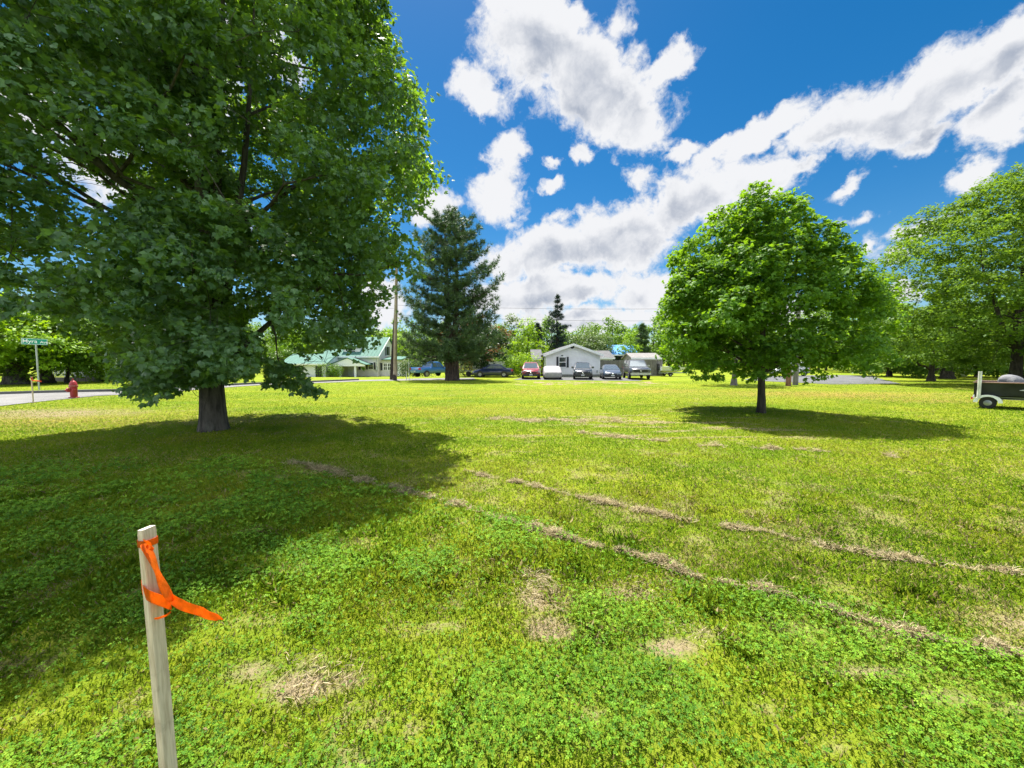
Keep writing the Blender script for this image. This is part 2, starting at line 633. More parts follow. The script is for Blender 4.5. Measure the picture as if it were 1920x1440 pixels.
# ------------------------------------------------------------------ mesh helpers
class MB:
    def __init__(self):
        self.v, self.f, self.sm = [], [], []

    def add(self, vs, fs, smooth=False):
        o = len(self.v)
        self.v += [tuple(p) for p in vs]
        self.f += [tuple(i + o for i in f) for f in fs]
        self.sm += [smooth] * len(fs)
        return self

    def box(self, x0, x1, y0, y1, z0, z1):
        vs = [(x, y, z) for z in (z0, z1) for y in (y0, y1) for x in (x0, x1)]
        return self.add(vs, [(0, 2, 3, 1), (4, 5, 7, 6), (0, 1, 5, 4), (2, 6, 7, 3), (0, 4, 6, 2), (1, 3, 7, 5)])

    def prism(self, poly, axis, a, b):
        """polygon in the two other axes, pushed from a to b along axis"""
        n = len(poly)
        vs = []
        for s in (a, b):
            for (u, w) in poly:
                vs.append({0: (s, u, w), 1: (u, s, w), 2: (u, w, s)}[axis])
        fs = [tuple(range(n))[::-1], tuple(range(n, 2 * n))]
        fs += [(i, (i + 1) % n, (i + 1) % n + n, i + n) for i in range(n)]
        return self.add(vs, fs)

    def tube(self, pts, rs, n=8, cap=True):
        pts = [Vector(p) for p in pts]
        if not hasattr(rs, '__len__'):
            rs = [rs] * len(pts)
        vs, fs = [], []
        ref = Vector((0, 0, 1))
        d0 = (pts[-1] - pts[0]).normalized()
        if abs(d0.z) > .9:
            ref = Vector((0, 1, 0))
        for i, p in enumerate(pts):
            d = (pts[min(i + 1, len(pts) - 1)] - pts[max(i - 1, 0)]).normalized()
            a = d.cross(ref).normalized()
            b = d.cross(a)
            for k in range(n):
                th = 2 * math.pi * k / n
                vs.append(p + (a * math.cos(th) + b * math.sin(th)) * rs[i])
        for i in range(len(pts) - 1):
            for k in range(n):
                fs.append((i * n + k, i * n + (k + 1) % n, (i + 1) * n + (k + 1) % n, (i + 1) * n + k))
        if cap:
            fs.append(tuple(range(n)))
            fs.append(tuple(range((len(pts) - 1) * n, len(pts) * n))[::-1])
        return self.add(vs, fs, True)

    def lathe(self, prof, n=20, c=(0, 0, 0), axis=2):
        vs, fs = [], []
        for (r, h) in prof:
            for k in range(n):
                th = 2 * math.pi * k / n
                u, w = r * math.cos(th), r * math.sin(th)
                p = {2: (u, w, h), 0: (h, u, w), 1: (u, h, w)}[axis]
                vs.append((p[0] + c[0], p[1] + c[1], p[2] + c[2]))
        for i in range(len(prof) - 1):
            for k in range(n):
                fs.append((i * n + k, i * n + (k + 1) % n, (i + 1) * n + (k + 1) % n, (i + 1) * n + k))
        fs.append(tuple(range(n))[::-1])
        fs.append(tuple(range((len(prof) - 1) * n, len(prof) * n)))
        return self.add(vs, fs, True)

    def build(self, name, material, parent=None, bevel=0., recalc=True):
        me = bpy.data.meshes.new(name)
        me.from_pydata(self.v, [], self.f)
        me.polygons.foreach_set('use_smooth', self.sm)
        if recalc or bevel:
            bm = bmesh.new()
            bm.from_mesh(me)
            bmesh.ops.recalc_face_normals(bm, faces=bm.faces)
            if bevel:
                es = [e for e in bm.edges if len(e.link_faces) == 2 and e.calc_face_angle(0) > .6]
                bmesh.ops.bevel(bm, geom=es, offset=bevel, segments=2, affect='EDGES', clamp_overlap=True)
            bm.to_mesh(me)
            bm.free()
        if any(self.sm):
            me.set_sharp_from_angle(angle=rad(40))
        me.materials.append(M[material])
        o = bpy.data.objects.new(name, me)
        C.objects.link(o)
        if parent is not None:
            o.parent = parent
        return o


def thing(name, label, cat, loc=(0, 0, 0), rz=0., group=None):
    o = bpy.data.objects.new(name, None)
    o.empty_display_size = .3
    C.objects.link(o)
    o.location = loc
    o.rotation_euler = (0, 0, rz)
    return tag(o, label, cat, group)


def tag(o, label, cat, group=None, kind=None):
    o['label'] = label
    o['category'] = cat
    if group:
        o['group'] = group
    if kind:
        o['kind'] = kind
    return o


def struct(o, label=None, cat=None):
    o['kind'] = 'structure'
    if label:
        o['label'] = label
        o['category'] = cat
    return o


def fast_mesh(name, verts, faces, material, parent=None, smooth=False, attrs=None):
    """verts (n,3), faces (m,k) arrays -> object"""
    me = bpy.data.meshes.new(name)
    n, (m_, k) = len(verts), faces.shape
    me.vertices.add(n)
    me.vertices.foreach_set('co', np.ascontiguousarray(verts, dtype=np.float32).ravel())
    me.loops.add(m_ * k)
    me.loops.foreach_set('vertex_index', np.ascontiguousarray(faces, dtype=np.int32).ravel())
    me.polygons.add(m_)
    me.polygons.foreach_set('loop_start', np.arange(0, m_ * k, k, dtype=np.int32))
    if smooth:
        me.polygons.foreach_set('use_smooth', np.ones(m_, dtype=bool))
    me.update(calc_edges=True)
    for an, av in (attrs or {}).items():
        at_ = me.attributes.new(an, 'FLOAT', 'POINT')
        at_.data.foreach_set('value', np.ascontiguousarray(av, dtype=np.float32))
    me.materials.append(M[material])
    o = bpy.data.objects.new(name, me)
    C.objects.link(o)
    if parent is not None:
        o.parent = parent
    return o


def unit(v):
    return v / np.maximum(np.linalg.norm(v, axis=-1, keepdims=True), 1e-9)


# leaf outlines in their own plane: x across, y along to the tip, z out of the plane
T_MAPLE = (np.array([(0, 0, 0), (.30, .50, .03), (0, 1, -.06), (-.30, .50, .03),
                     (0, .02, 0), (.46, .06, -.05), (.56, .60, -.12), (.20, .52, .02),
                     (0, .02, 0), (-.20, .52, .02), (-.56, .60, -.12), (-.46, .06, -.05)]),
           np.array([(0, 1, 2, 3), (4, 5, 6, 7), (8, 9, 10, 11)]))
T_LEAF = (np.array([(0, 0, 0), (.36, .45, -.08), (0, 1, -.02), (-.36, .45, -.08)]), np.array([(0, 1, 2, 3)]))
T_BLADE = (np.array([(-.06, 0, 0), (.06, 0, 0), (0, 1, .25)]), np.array([(0, 1, 2)]))
_tv, _tf = [], []
for _k in range(9):
    _a = _k * 2.39996
    _e = .25 + .75 * ((_k * .37) % 1)
    _d = np.array([math.cos(_a) * math.cos(_e), math.sin(_a) * math.cos(_e), math.sin(_e)])
    _s = np.array([-math.sin(_a), math.cos(_a), 0]) * .075
    _tv += [_s, -_s, _d]
    _tf += [(3 * _k, 3 * _k + 1, 3 * _k + 2)]
T_TUFT = (np.array(_tv), np.array(_tf))


def scatter(name, tmpl, pos, nrm, tip, size, material, parent=None, attrs=None):
    """one copy of the outline at every pos, facing nrm, pointing towards tip"""
    Z = unit(nrm)
    Yv = unit(tip - Z * np.sum(tip * Z, 1, keepdims=True))
    Xv = np.cross(Yv, Z)
    tv, tf = tmpl
    k = len(tv)
    v = pos[:, None, :] + size[:, None, None] * (
        tv[None, :, 0, None] * Xv[:, None, :] + tv[None, :, 1, None] * Yv[:, None, :] + tv[None, :, 2, None] * Z[:, None, :])
    f = (tf[None] + (np.arange(len(pos)) * k)[:, None, None]).reshape(-1, tf.shape[1])
    at_ = {a: np.repeat(b, k) for a, b in (attrs or {}).items()}
    return fast_mesh(name, v.reshape(-1, 3), f, material, parent, False, at_)


# value noise for placing things
_rs = np.random.RandomState(7)
_tab = _rs.rand(256, 256)


def vnoise(x, y):
    xi, yi = np.floor(x).astype(int), np.floor(y).astype(int)
    fx, fy = x - xi, y - yi
    fx, fy = fx * fx * (3 - 2 * fx), fy * fy * (3 - 2 * fy)
    g = lambda i, j: _tab[i % 256, j % 256]
    return (g(xi, yi) * (1 - fx) + g(xi + 1, yi) * fx) * (1 - fy) + (g(xi, yi + 1) * (1 - fx) + g(xi + 1, yi + 1) * fx) * fy


def fbm(x, y, o=4):
    s, a, n = 0., .5, 0.
    for i in range(o):
        s = s + a * vnoise(x * 2 ** i + 17.3 * i, y * 2 ** i + 9.1 * i)
        n += a
        a *= .5
    return s / n


# ------------------------------------------------------------------ ground
ROW1 = [(545, 865), (690, 905), (850, 945), (940, 975), (1050, 1005), (1190, 1040), (1280, 1075), (1420, 1105), (1560, 1145), (1700, 1185), (1900, 1225), (2060, 1255)]
ROW2 = [(870, 882), (1000, 915), (1140, 945), (1280, 975), (1400, 995), (1600, 1035), (1760, 1060), (1930, 1085)]
ROW3 = [(1090, 812), (1180, 822), (1300, 834), (1420, 840), (1540, 848), (1680, 856)]
row1_w = [gp(*p) for p in ROW1]
_o = sorted((p.x, p.y) for p in row1_w)
R1X, R1Y = np.array([p[0] for p in _o]), np.array([p[1] for p in _o])
DRY = [(1025, 1120, .20, .20, 1.1), (1030, 1175, .17, .13, 1.2), (560, 1290, .20, .11, .9), (650, 1275, .12, .10, .7), (470, 1260, .18, .10, .6),
       (1180, 1110, .22, .13, .7), (1255, 1215, .20, .09, .8), (1330, 1190, .14, .1, .55), (1870, 1170, .30, .22, .8), (1480, 1020, .9, .3, .5), (1700, 1060, .8, .25, .4),
       (1640, 1260, .3, .06, .7), (1780, 1310, .2, .07, .6), (620, 880, .7, .4, .45), (300, 860, 2., .6, .3), (90, 775, 3.5, 1.6, .7), (420, 790, 1.6, .6, .55), (560, 780, 1.5, .5, .5),
       (1110, 1340, .1, .06, .6), (840, 1235, .1, .08, .4), (700, 1360, .1, .05, .5), (1440, 1330, .12, .06, .6), (1560, 1400, .1, .05, .6), (480, 1165, .3, .12, .45),
       (1500, 1180, .35, .1, .45), (1240, 1090, .5, .1, .45), (1100, 1180, .16, .1, .5), (1900, 1330, .16, .07, .6), (640, 790, 1., .6, .4)]
DRYW = [(gp(a, b), c, d, e) for a, b, c, d, e in DRY]
RUSTW = [(gp(1560, 740), 6., 2.2, 1.), (gp(1750, 752), 3., .9, .8), (gp(1200, 733), 5., 2., .7), (gp(850, 770), 3., 1.2, .35), (gp(60, 790), 5., 1.5, .6), (gp(1050, 735), 5., 1.8, .5)]


def f_clover(x, y):
    line = np.interp(x, R1X, R1Y)
    d = line - y + (fbm(x * 1.1, y * 1.1) - .5) * 1.3
    c = sstep(-.15, .35, d)
    patch = sstep(.40, .60, fbm(x * 1.7 + 5, y * 1.7 + 3))
    return c * (.16 + .84 * patch)


def f_dry(x, y):
    n = fbm(x * 3.1 + 40, y * 3.1 + 11)
    n2 = fbm(x * 9. + 4, y * 9. + 1, 3)
    d = np.zeros_like(x)
    for p, rx, ry, s in DRYW:
        q = ((x - p.x) / rx) ** 2 + ((y - p.y) / ry) ** 2
        d = np.maximum(d, s * np.exp(-q * .9) * (.55 + .9 * n))
    # thatch showing through everywhere in small patches
    d = np.maximum(d, sstep(.55, .74, n * .6 + n2 * .45) * .5)
    # raked streaks across the middle of the lawn
    st = fbm(x * .8 + 9, y * 4.5 + 2, 4)
    zone = sstep(7., 8.2, y) * sstep(14., 11.5, y) * sstep(-1.5, .5, x) * sstep(9., 6., x)
    d = np.maximum(d, sstep(.54, .68, st) * zone * .65)
    zone2 = sstep(24, 28, y) * sstep(36, 33, y) * sstep(-1, 1, x) * sstep(14, 11, x)
    d = np.maximum(d, sstep(.50, .62, fbm(x * 1.4, y * 1.6, 3)) * zone2 * .9)
    # lawn beyond the raked rows is yellower
    far = sstep(0, .4, y - np.interp(x, R1X, R1Y)) * sstep(9, 4, y)
    return np.maximum(d, far * (.14 + .36 * sstep(.42, .72, n)))


def f_rust(x, y):
    d = np.zeros_like(x)
    for p, rx, ry, s in RUSTW:
        d = np.maximum(d, s * np.exp(-((x - p.x) / rx) ** 2 - ((y - p.y) / ry) ** 2))
    return d


def spaced(a, fine, b, grow, lim):
    s, h = [a], fine
    while s[-1] < lim:
        if s[-1] > b:
            h *= grow
        s.append(s[-1] + h)
    return s


ys = np.array(sorted([-y for y in spaced(-.6, .4, 4, 1.25, 300)] + spaced(.65, .05, 7., 1.045, 900)))
xs_ = spaced(0.03, .06, 5.5, 1.05, 900)
xs = np.array(sorted([-x for x in xs_] + xs_))
GX, GY = np.meshgrid(xs, ys)
gxf, gyf = GX.ravel(), GY.ravel()
GZ = gz(gxf, gyf) + (fbm(gxf * 2.3, gyf * 2.3) - .5) * .03 * sstep(9, 5, np.hypot(gxf, gyf))
hollow = gp(1020, 1180)
GZ = GZ - .035 * np.exp(-((gxf - hollow.x) / .10) ** 2 - ((gyf - hollow.y) / .06) ** 2)
nx, ny = len(xs), len(ys)
ii, jj = np.meshgrid(np.arange(nx - 1), np.arange(ny - 1))
q = (jj * nx + ii).ravel()
faces = np.stack([q, q + 1, q + nx + 1, q + nx], 1)
ground = fast_mesh('ground', np.stack([gxf, gyf, GZ], 1), faces, 'lawn', None, True,
                   dict(dry=f_dry(gxf, gyf), rust=f_rust(gxf, gyf), clover=f_clover(gxf, gyf)))
struct(ground)


def sheet(name, near, far, material, lift=.02, n=40):
    """a strip of paving between two edge lines, laid on the ground"""
    def resample(pts):
        pts = [Vector((p[0], p[1], 0)) for p in pts]
        L = [0]
        for a, b in zip(pts, pts[1:]):
            L.append(L[-1] + (b - a).length)
        s = np.linspace(0, L[-1], n)
        return np.interp(s, L, [p.x for p in pts]), np.interp(s, L, [p.y for p in pts])
    ax, ay = resample(near)
    bx, by = resample(far)
    k = 8
    V = []
    for j in range(k + 1):
        u = j / k
        x, y = ax * (1 - u) + bx * u, ay * (1 - u) + by * u
        V.append(np.stack([x, y, gz(x, y) + lift], 1))
    V = np.concatenate(V)
    ii, jj = np.meshgrid(np.arange(n - 1), np.arange(k))
    q = (jj * n + ii).ravel()
    return struct(fast_mesh(name, V, np.stack([q, q + 1, q + n + 1, q + n], 1), material, None, True))


ROAD_NEAR = [(-70, -8), (-30, 6.5), (-18.0, 13.0), (-19.7, 17.0), (-18.5, 19.4), (-15.9, 28.2), (-13.2, 34.2), (-8, 36.5), (-3.4, 37.6)]
ROAD_FAR = [(-70, 6), (-30, 16.5), (-24.6, 18.4), (-20.0, 20.6), (-17.2, 30.0), (-14.6, 36.6), (-9.5, 40.2), (-4.2, 41.5)]
road = sheet('road', ROAD_NEAR, ROAD_FAR, 'asphalt_pale', .018, 90)
kb = MB()
for a, b in zip(ROAD_FAR[:6], ROAD_FAR[1:6]):
    A, B = Vector((*a, 0)), Vector((*b, 0))
    nseg = max(1, int((B - A).length / 1.5))
    for i in range(nseg):
        p, q2 = A.lerp(B, i / nseg), A.lerp(B, (i + 1) / nseg)
        d = (q2 - p).normalized()
        nn = Vector((-d.y, d.x, 0)) * .18
        z0, z1 = float(gz(p.x, p.y)), float(gz(q2.x, q2.y))
        vs = [p, q2, q2 + nn, p + nn]
        zz = [z0, z1, z1, z0]
        kb.add([(v.x, v.y, z - .05) for v, z in zip(vs, zz)] + [(v.x, v.y, z + .14) for v, z in zip(vs, zz)],
               [(4, 5, 6, 7), (0, 1, 5, 4), (3, 7, 6, 2)] + ([(0, 4, 7, 3)] if i == 0 else []))
struct(kb.build('kerb', 'kerb_stone'))
pad_near = [gp(962, 712.5), gp(1010, 712.8), gp(1120, 713.8), gp(1206, 714.5)]
pad_far = [(1.2, 43.0), (4., 43.3), (9., 43.3), (12.5, 43.0)]
struct(sheet('parking_pad', [(p.x, p.y) for p in pad_near], pad_far, 'asphalt', .016, 30))
struct(sheet('driveway', [(p.x, p.y) for p in (gp(1395, 712), gp(1480, 717), gp(1560, 721), (gp(1690, 719.5)))],
             [(p.x, p.y) for p in (gp(1420, 706), gp(1500, 704), gp(1580, 703.5), gp(1635, 705))], 'asphalt', .016, 30))

# ------------------------------------------------------------------ living cover of the ground
rs = np.random.RandomState(11)


def ground_points(n0, y0, y1, ycap):
    """points thinning out with distance, over a wedge a little wider than the view"""
    out = []
    # density n0 per m2 up to ycap, then n0*(ycap/y)^2
    yy = np.linspace(y0, y1, 400)
    w = np.where(yy < ycap, 1., (ycap / yy) ** 2) * n0 * (2.75 * yy + 1.2)
    cdf = np.cumsum(w) * (yy[1] - yy[0])
    N = int(cdf[-1])
    y = np.interp(rs.rand(N) * cdf[-1], cdf, yy)
    x = (rs.rand(N) - .5) * (2.75 * y + 1.2)
    return x, y


def paved(x, y):
    """true on the road and pads"""
    on = np.zeros(len(x), bool)
    for nr, fr in ((ROAD_NEAR, ROAD_FAR), ([(p.x, p.y) for p in pad_near], pad_far)):
        poly = [p for p in nr] + [p for p in fr][::-1]
        c = np.zeros(len(x), bool)
        for (xa, ya), (xb, yb) in zip(poly, poly[1:] + poly[:1]):
            cond = ((ya > y) != (yb > y)) & (x < (xb - xa) * (y - ya) / (yb - ya + 1e-9) + xa)
            c ^= cond
        on |= c
    return on


x, y = ground_points(9500, .75, 34., 2.7)
k = ~paved(x, y)
x, y = x[k], y[k]
N = len(x)
cl, dr, ru = f_clover(x, y), f_dry(x, y), f_rust(x, y)
keep = rs.rand(N) < (1 - .25 * cl) * (1 - .35 * np.clip(dr, 0, 1))
x, y, cl, dr, ru = x[keep], y[keep], cl[keep], dr[keep], ru[keep]
N = len(x)
h = (.024 + .034 * rs.rand(N) ** 1.5) * (1 - .35 * np.clip(dr, 0, 1)) * np.clip(y / 2.6, .80, 1.0)
tall = (fbm(x * 4 + 70, y * 4) > .70) & (y < 5)
h[tall] *= 1.7
wid = np.clip(y / 384 / .12 * .62, .003 / .12, .014 / .12)  # about one picture point wide
lean = rs.randn(N, 3) * np.array([.7, .7, .1])
tip = unit(np.stack([lean[:, 0], lean[:, 1], np.ones(N) * (.9 - .5 * np.clip(dr, 0, 1))], 1))
nrm = unit(rs.randn(N, 3) * np.array([1, 1, .25]))
tone = np.clip(.30 + (fbm(x * .9 + 3, y * .9) - .5) * .9 + rs.randn(N) * .11 + .11 * sstep(0, .4, y - np.interp(x, R1X, R1Y)), .02, .66)
isdry = rs.rand(N) < np.clip(dr * .85 + .035, 0, .92)
tone[isdry] = np.clip(.84 + rs.randn(isdry.sum()) * .1, .62, 1)
isr = rs.rand(N) < ru * .6
tone[isr] = np.clip(.74 + rs.randn(isr.sum()) * .05, .62, .85)
Z = unit(nrm - tip * np.sum(nrm * tip, 1, keepdims=True))
Xv = np.cross(tip, Z)
base = np.stack([x, y, gz(x, y) - .004], 1)
hw = (wid * .06)[:, None] * Xv
bend = Z * (h * .3)[:, None]
v = np.stack([base - hw, base + hw, base + tip * (h * .6)[:, None] + hw * .7, base + tip * h[:, None] + bend, base + tip * (h * .6)[:, None] - hw * .7], 1)
f = (np.array([(0, 1, 2, 3, 4)])[None] + (np.arange(N) * 5)[:, None, None]).reshape(-1, 5)
grass = fast_mesh('grass', v.reshape(-1, 3), f, 'blade', None, False, dict(tone=np.repeat(tone, 5)))
tag(grass, 'short mown grass of the wide lawn, green to yellow', 'grass', kind='stuff')
print('blades', N)

x, y = ground_points(5200, .75, 8.5, 2.4)
cl, dr = f_clover(x, y), f_dry(x, y)
keep = rs.rand(len(x)) < cl * (1 - .95 * np.clip(dr * 1.5, 0, 1)) * .9
x, y = x[keep], y[keep]
N = len(x)
hgt = .020 + .035 * rs.rand(N) + .02 * fbm(x * 5, y * 5)
ctr = np.stack([x, y, gz(x, y) + hgt], 1)
tilt = unit(np.stack([rs.randn(N) * .55, rs.randn(N) * .55, np.ones(N)], 1))
spin = rs.rand(N) * 6.283
sz = (.0065 + .006 * rs.rand(N)) * np.clip(y / 2.6, .9, 2.1)
tone = np.clip(.42 + (fbm(x * 1.6 + 8, y * 1.6 + 2) - .5) * .9 + rs.randn(N) * .22, 0, 1)
T_LFT = (np.array([(0, .08, 0), (.48, .55, .10), (.30, 1.0, .06), (0, .92, -.03), (-.30, 1.0, .06), (-.48, .55, .10)]), np.array([(0, 1, 2, 3, 4, 5)]))
P3, N3, D3, S3, T3 = [], [], [], [], []
for kk in range(3):
    a = spin + kk * 2.0944
    P3.append(ctr)
    N3.append(unit(tilt + rs.randn(N, 3) * .16))
    D3.append(np.stack([np.cos(a), np.sin(a), np.zeros(N)], 1))
    S3.append(sz)
    T3.append(tone)
clover = scatter('clover', T_LFT, np.concatenate(P3), np.concatenate(N3), np.concatenate(D3), np.concatenate(S3), 'clover_leaf', None, dict(tone=np.concatenate(T3)))
tag(clover, 'low bright green clover patches in the near lawn', 'clover', kind='stuff')
print('clover', N)


def straw_heap(points, name, label, spread, count, n_st, length, clump_h, gap=.35, seed=3):
    """loose dry clippings raked into an uneven row along a line"""
    r = np.random.RandomState(seed)
    pts = np.array([(p.x, p.y) for p in points])
    L = np.concatenate([[0], np.cumsum(np.linalg.norm(np.diff(pts, axis=0), axis=1))])
    s = r.rand(count) * L[-1]
    gate = vnoise(s * 6.5 + seed * 7, s * 0 + seed) * .6 + vnoise(s * 1.3 + seed * 3, s * 0 + seed + 9) * .4
    s = s[gate > gap]
    cx, cy = np.interp(s, L, pts[:, 0]), np.interp(s, L, pts[:, 1])
    cx = cx + r.randn(len(s)) * spread * .35
    wob = (vnoise(s * 2.6 + 5, s * 0 + seed + 4) - .5) * 4.2 + (vnoise(s * 9. + 1, s * 0 + seed + 6) - .5) * 3.4
    cy = cy + r.randn(len(s)) * spread + wob * max(spread, .020)
    amp = (.12 + 2.1 * vnoise(s * 8.5 + 3, s * 0 + seed + 2) ** 2.2) * (.5 + .9 * r.rand(len(s)))
    P, D, Nn, Sz, Tn = [], [], [], [], []
    for i in range(len(s)):
        n = int(n_st * amp[i])
        q = r.randn(n, 3) * np.array([.045, .030, .5]) * amp[i] * (spread / .05) ** .5
        rr = np.exp(-(q[:, 0] / .08) ** 2 - (q[:, 1] / .06) ** 2)
        px_, py_ = cx[i] + q[:, 0], cy[i] + q[:, 1]
        P.append(np.stack([px_, py_, gz(px_, py_) + .012 + np.abs(q[:, 2]) * clump_h * rr], 1))
        a = r.rand(n) * 6.283
        D.append(np.stack([np.cos(a), np.sin(a), r.randn(n) * .28], 1))
        Nn.append(r.randn(n, 3) + np.array([0, 0, 1.2]))
        Sz.append(length * (.5 + r.rand(n)))
        Tn.append(np.clip(.64 + r.randn(n) * .22 + (r.rand() - .5) * .25, 0, 1))
    P, D, Nn, Sz, Tn = map(np.concatenate, (P, D, Nn, Sz, Tn))
    o = scatter(name, (np.array([(-.035, 0, 0), (.035, 0, 0), (.02, .55, .06), (0, 1, 0), (-.02, .55, .06)]), np.array([(0, 1, 2, 3, 4)])), P, Nn, D, Sz, 'straw', None, dict(tone=Tn))
    tag(o, label, 'dry clippings', kind='stuff')


straw_heap(row1_w[:4], 'dry_clippings', 'brown clippings raked in a line through the shade of the big maple', .030, 210, 40, .060, .04, .30, 3)
straw_heap(row1_w[3:], 'dry_clippings', 'straw clippings raked in a line along the edge of the clover', .010, 560, 52, .040, .065, .24, 5)
straw_heap([gp(*p) for p in ROW2], 'dry_clippings', 'thin straw row farther out across the yellow lawn', .012, 480, 30, .046, .05, .33, 8)
straw_heap([gp(*p) for p in ROW3], 'dry_clippings', 'pale straw streak out in the middle of the lawn', .035, 200, 30, .085, .04, .40, 12)
straw_heap([gp(905, 783), gp(1000, 788), gp(1120, 790), gp(1260, 795)], 'dry_clippings', 'whitish straw streaks on the lawn in front of the parked cars', .10, 200, 16, .10, .03, .40, 14)
straw_heap([gp(985, 1100), gp(1030, 1115), gp(1060, 1150)], 'dry_clippings', 'matted dead thatch round the hollow in the clover', .06, 40, 40, .036, .02, .0, 21)
straw_heap([gp(520, 1300), gp(600, 1290), gp(660, 1270)], 'dry_clippings', 'yellow dead grass tufts beside the near stake', .05, 12, 16, .045, .02, .0, 25)
straw_heap([gp(1160, 1105), gp(1260, 1120), gp(1200, 1130)], 'dry_clippings', 'small bare patch of thatch below the raked row', .05, 12, 12, .036, .012, .0, 27)
straw_heap([gp(1200, 1225), gp(1300, 1210), gp(1340, 1195)], 'dry_clippings', 'bare thatch between clover nearest the lower edge', .04, 12, 12, .036, .012, .0, 29)


# ------------------------------------------------------------------ trees
def prof_at(prof, h):
    return np.interp(h, [p[0] for p in prof], [p[1] for p in prof])


def broadleaf(name, label, base, H, R, prof, trunk_r, boughs, bough_r, per, leaf, lmat, bmat, seed, tmpl=T_MAPLE, cat='tree', group=None,
              clear=1.5, keep=None, sep=.42, tlean=1., spn=14, wild=.42, flat=.62, inner=.18, limbs=12, lean=(0, 0), droop=.3, trunk_top=.8, wig=.06, stems=1, lobes=.22, up=.75, flare=1.5, spray=.35, shade_gap=0.):
    r = np.random.RandomState(seed)
    root = thing(name, label, cat, base, 0, group)
    # boughs fill an uneven envelope
    cs, rbs = [], []
    ph = r.rand(6) * 6.283
    tries = 0
    while len(cs) < boughs and tries < boughs * 30:
        tries += 1
        h = prof[0][0] + (prof[-1][0] - prof[0][0]) * r.rand()
        pr = prof_at(prof, h)
        if r.rand() > pr ** .8:
            continue
        a = r.rand() * 6.283
        lob = 1 + lobes * (math.sin(2 * a + ph[0] + 3 * h) * .4 + math.sin(3 * a + ph[1] - 4 * h) * .35 + math.sin(5 * a + ph[2] + 9 * h) * .25)
        fr = r.rand() * .6 if r.rand() < inner else (.66 + .34 * r.rand() ** .7)
        rb = bough_r * (.65 + .7 * r.rand())
        rho = max(0, pr * R * lob * fr - rb * .45)
        c = np.array([math.cos(a) * rho + lean[0] * h * H, math.sin(a) * rho + lean[1] * h * H, h * H])
        if keep is not None and not keep(c[None])[0]:
            continue
        if any(np.sum((c - c2) ** 2) < (sep * (rb + r2)) ** 2 for c2, r2 in zip(cs, rbs)):
            if r.rand() < .75:
                continue
        cs.append(c)
        rbs.append(rb)
    cs, rbs = np.array(cs), np.array(rbs)
    # trunk and limbs
    mb = MB()
    tops = []
    nodes = []
    for s in range(stems):
        ang = r.rand() * 6.283
        off = np.array([math.cos(ang), math.sin(ang)]) * (0 if s == 0 else R * .20 * (0.6 + r.rand()))
        n = 9
        z0 = 0 if s == 0 else clear * .9
        zt = H * trunk_top * (1 if s == 0 else .75 + .2 * r.rand())
        pts, rr = [], []
        for i in range(n + 1):
            u = i / n
            z = z0 + (zt - z0) * u
            wx, wy = (r.randn(2) * wig * u) if i else (0, 0)
            k = (u ** .7) if s else 0
            pts.append((off[0] * k + lean[0] * tlean * z + wx, off[1] * k + lean[1] * tlean * z + wy, z))
            rr.append(max(.012, trunk_r * (1 if s == 0 else .5) * (1 - .86 * u)))
        if s == 0:
            p0 = pts[0]
            pts = [(p0[0], p0[1], -.25), (p0[0], p0[1], .0), (p0[0], p0[1], .10 + trunk_r * .35), (p0[0], p0[1], .25 + trunk_r * 1.2)] + pts[1:]
            rr = [trunk_r * flare * 1.1, trunk_r * flare, trunk_r * (1 + (flare - 1) * .45), trunk_r * 1.03] + rr[1:]
        mb.tube(pts, rr, 14 if trunk_r > .2 else 9)
        for p, q in zip(pts, rr):
            if p[2] > clear * .6:
                nodes.append((np.array(p), q))
    order = np.argsort(-np.hypot(cs[:, 0], cs[:, 1]) + r.rand(len(cs)) * R * .8)
    for num, i in enumerate(order):
        c = cs[i]
        best, bd = None, 1e9
        for p, q in nodes:
            dz = c[2] - p[2]
            hd = math.hypot(c[0] - p[0], c[1] - p[1])
            d = math.sqrt(hd * hd + dz * dz) + (1.5 if dz < -.1 * hd else 0) * hd * .5 + (max(0, clear - p[2]) * 3)
            if num < limbs:
                d += 4 * abs(dz - .5 * hd) + (0 if q > trunk_r * .25 else 3)
            if d < bd:
                best, bd = (p, q), d
        p, q = best
        L = np.linalg.norm(c - p)
        m_ = max(3, min(7, int(L / .5)))
        sag = np.array([0, 0, L * .10])
        pts, rr = [], []
        q0 = min(q * .55, .018 * L + .012 if num >= limbs else .03 * L + .015)
        for j in range(m_ + 1):
            u = j / m_
            jit = r.randn(3) * .035 * L * (0 if j in (0,) else 1) * .6
            w = p * (1 - u) + c * u + sag * math.sin(math.pi * u) + jit
            pts.append(w)
            rr.append(max(.006, q0 * (1 - .78 * u)))
            if j > 0:
                nodes.append((w, rr[-1]))
        mb.tube(pts, rr, 6 if num < limbs else 4, cap=False)
        # twigs inside the bough
        for _ in range(4):
            d = unit(r.randn(3) + np.array([0, 0, .3]))
            e = c + d * rbs[i] * np.array([1, 1, flat]) * .9
            mb.tube([c, (c + e) / 2 + r.randn(3) * .04, e], [max(.005, rr[-1] * .8), .006, .003], 3, cap=False)
    mb.build('trunk', bmat, root, recalc=False)
    # leaves in sprays over the boughs
    P, Nn, D, Sz = [], [], [], []
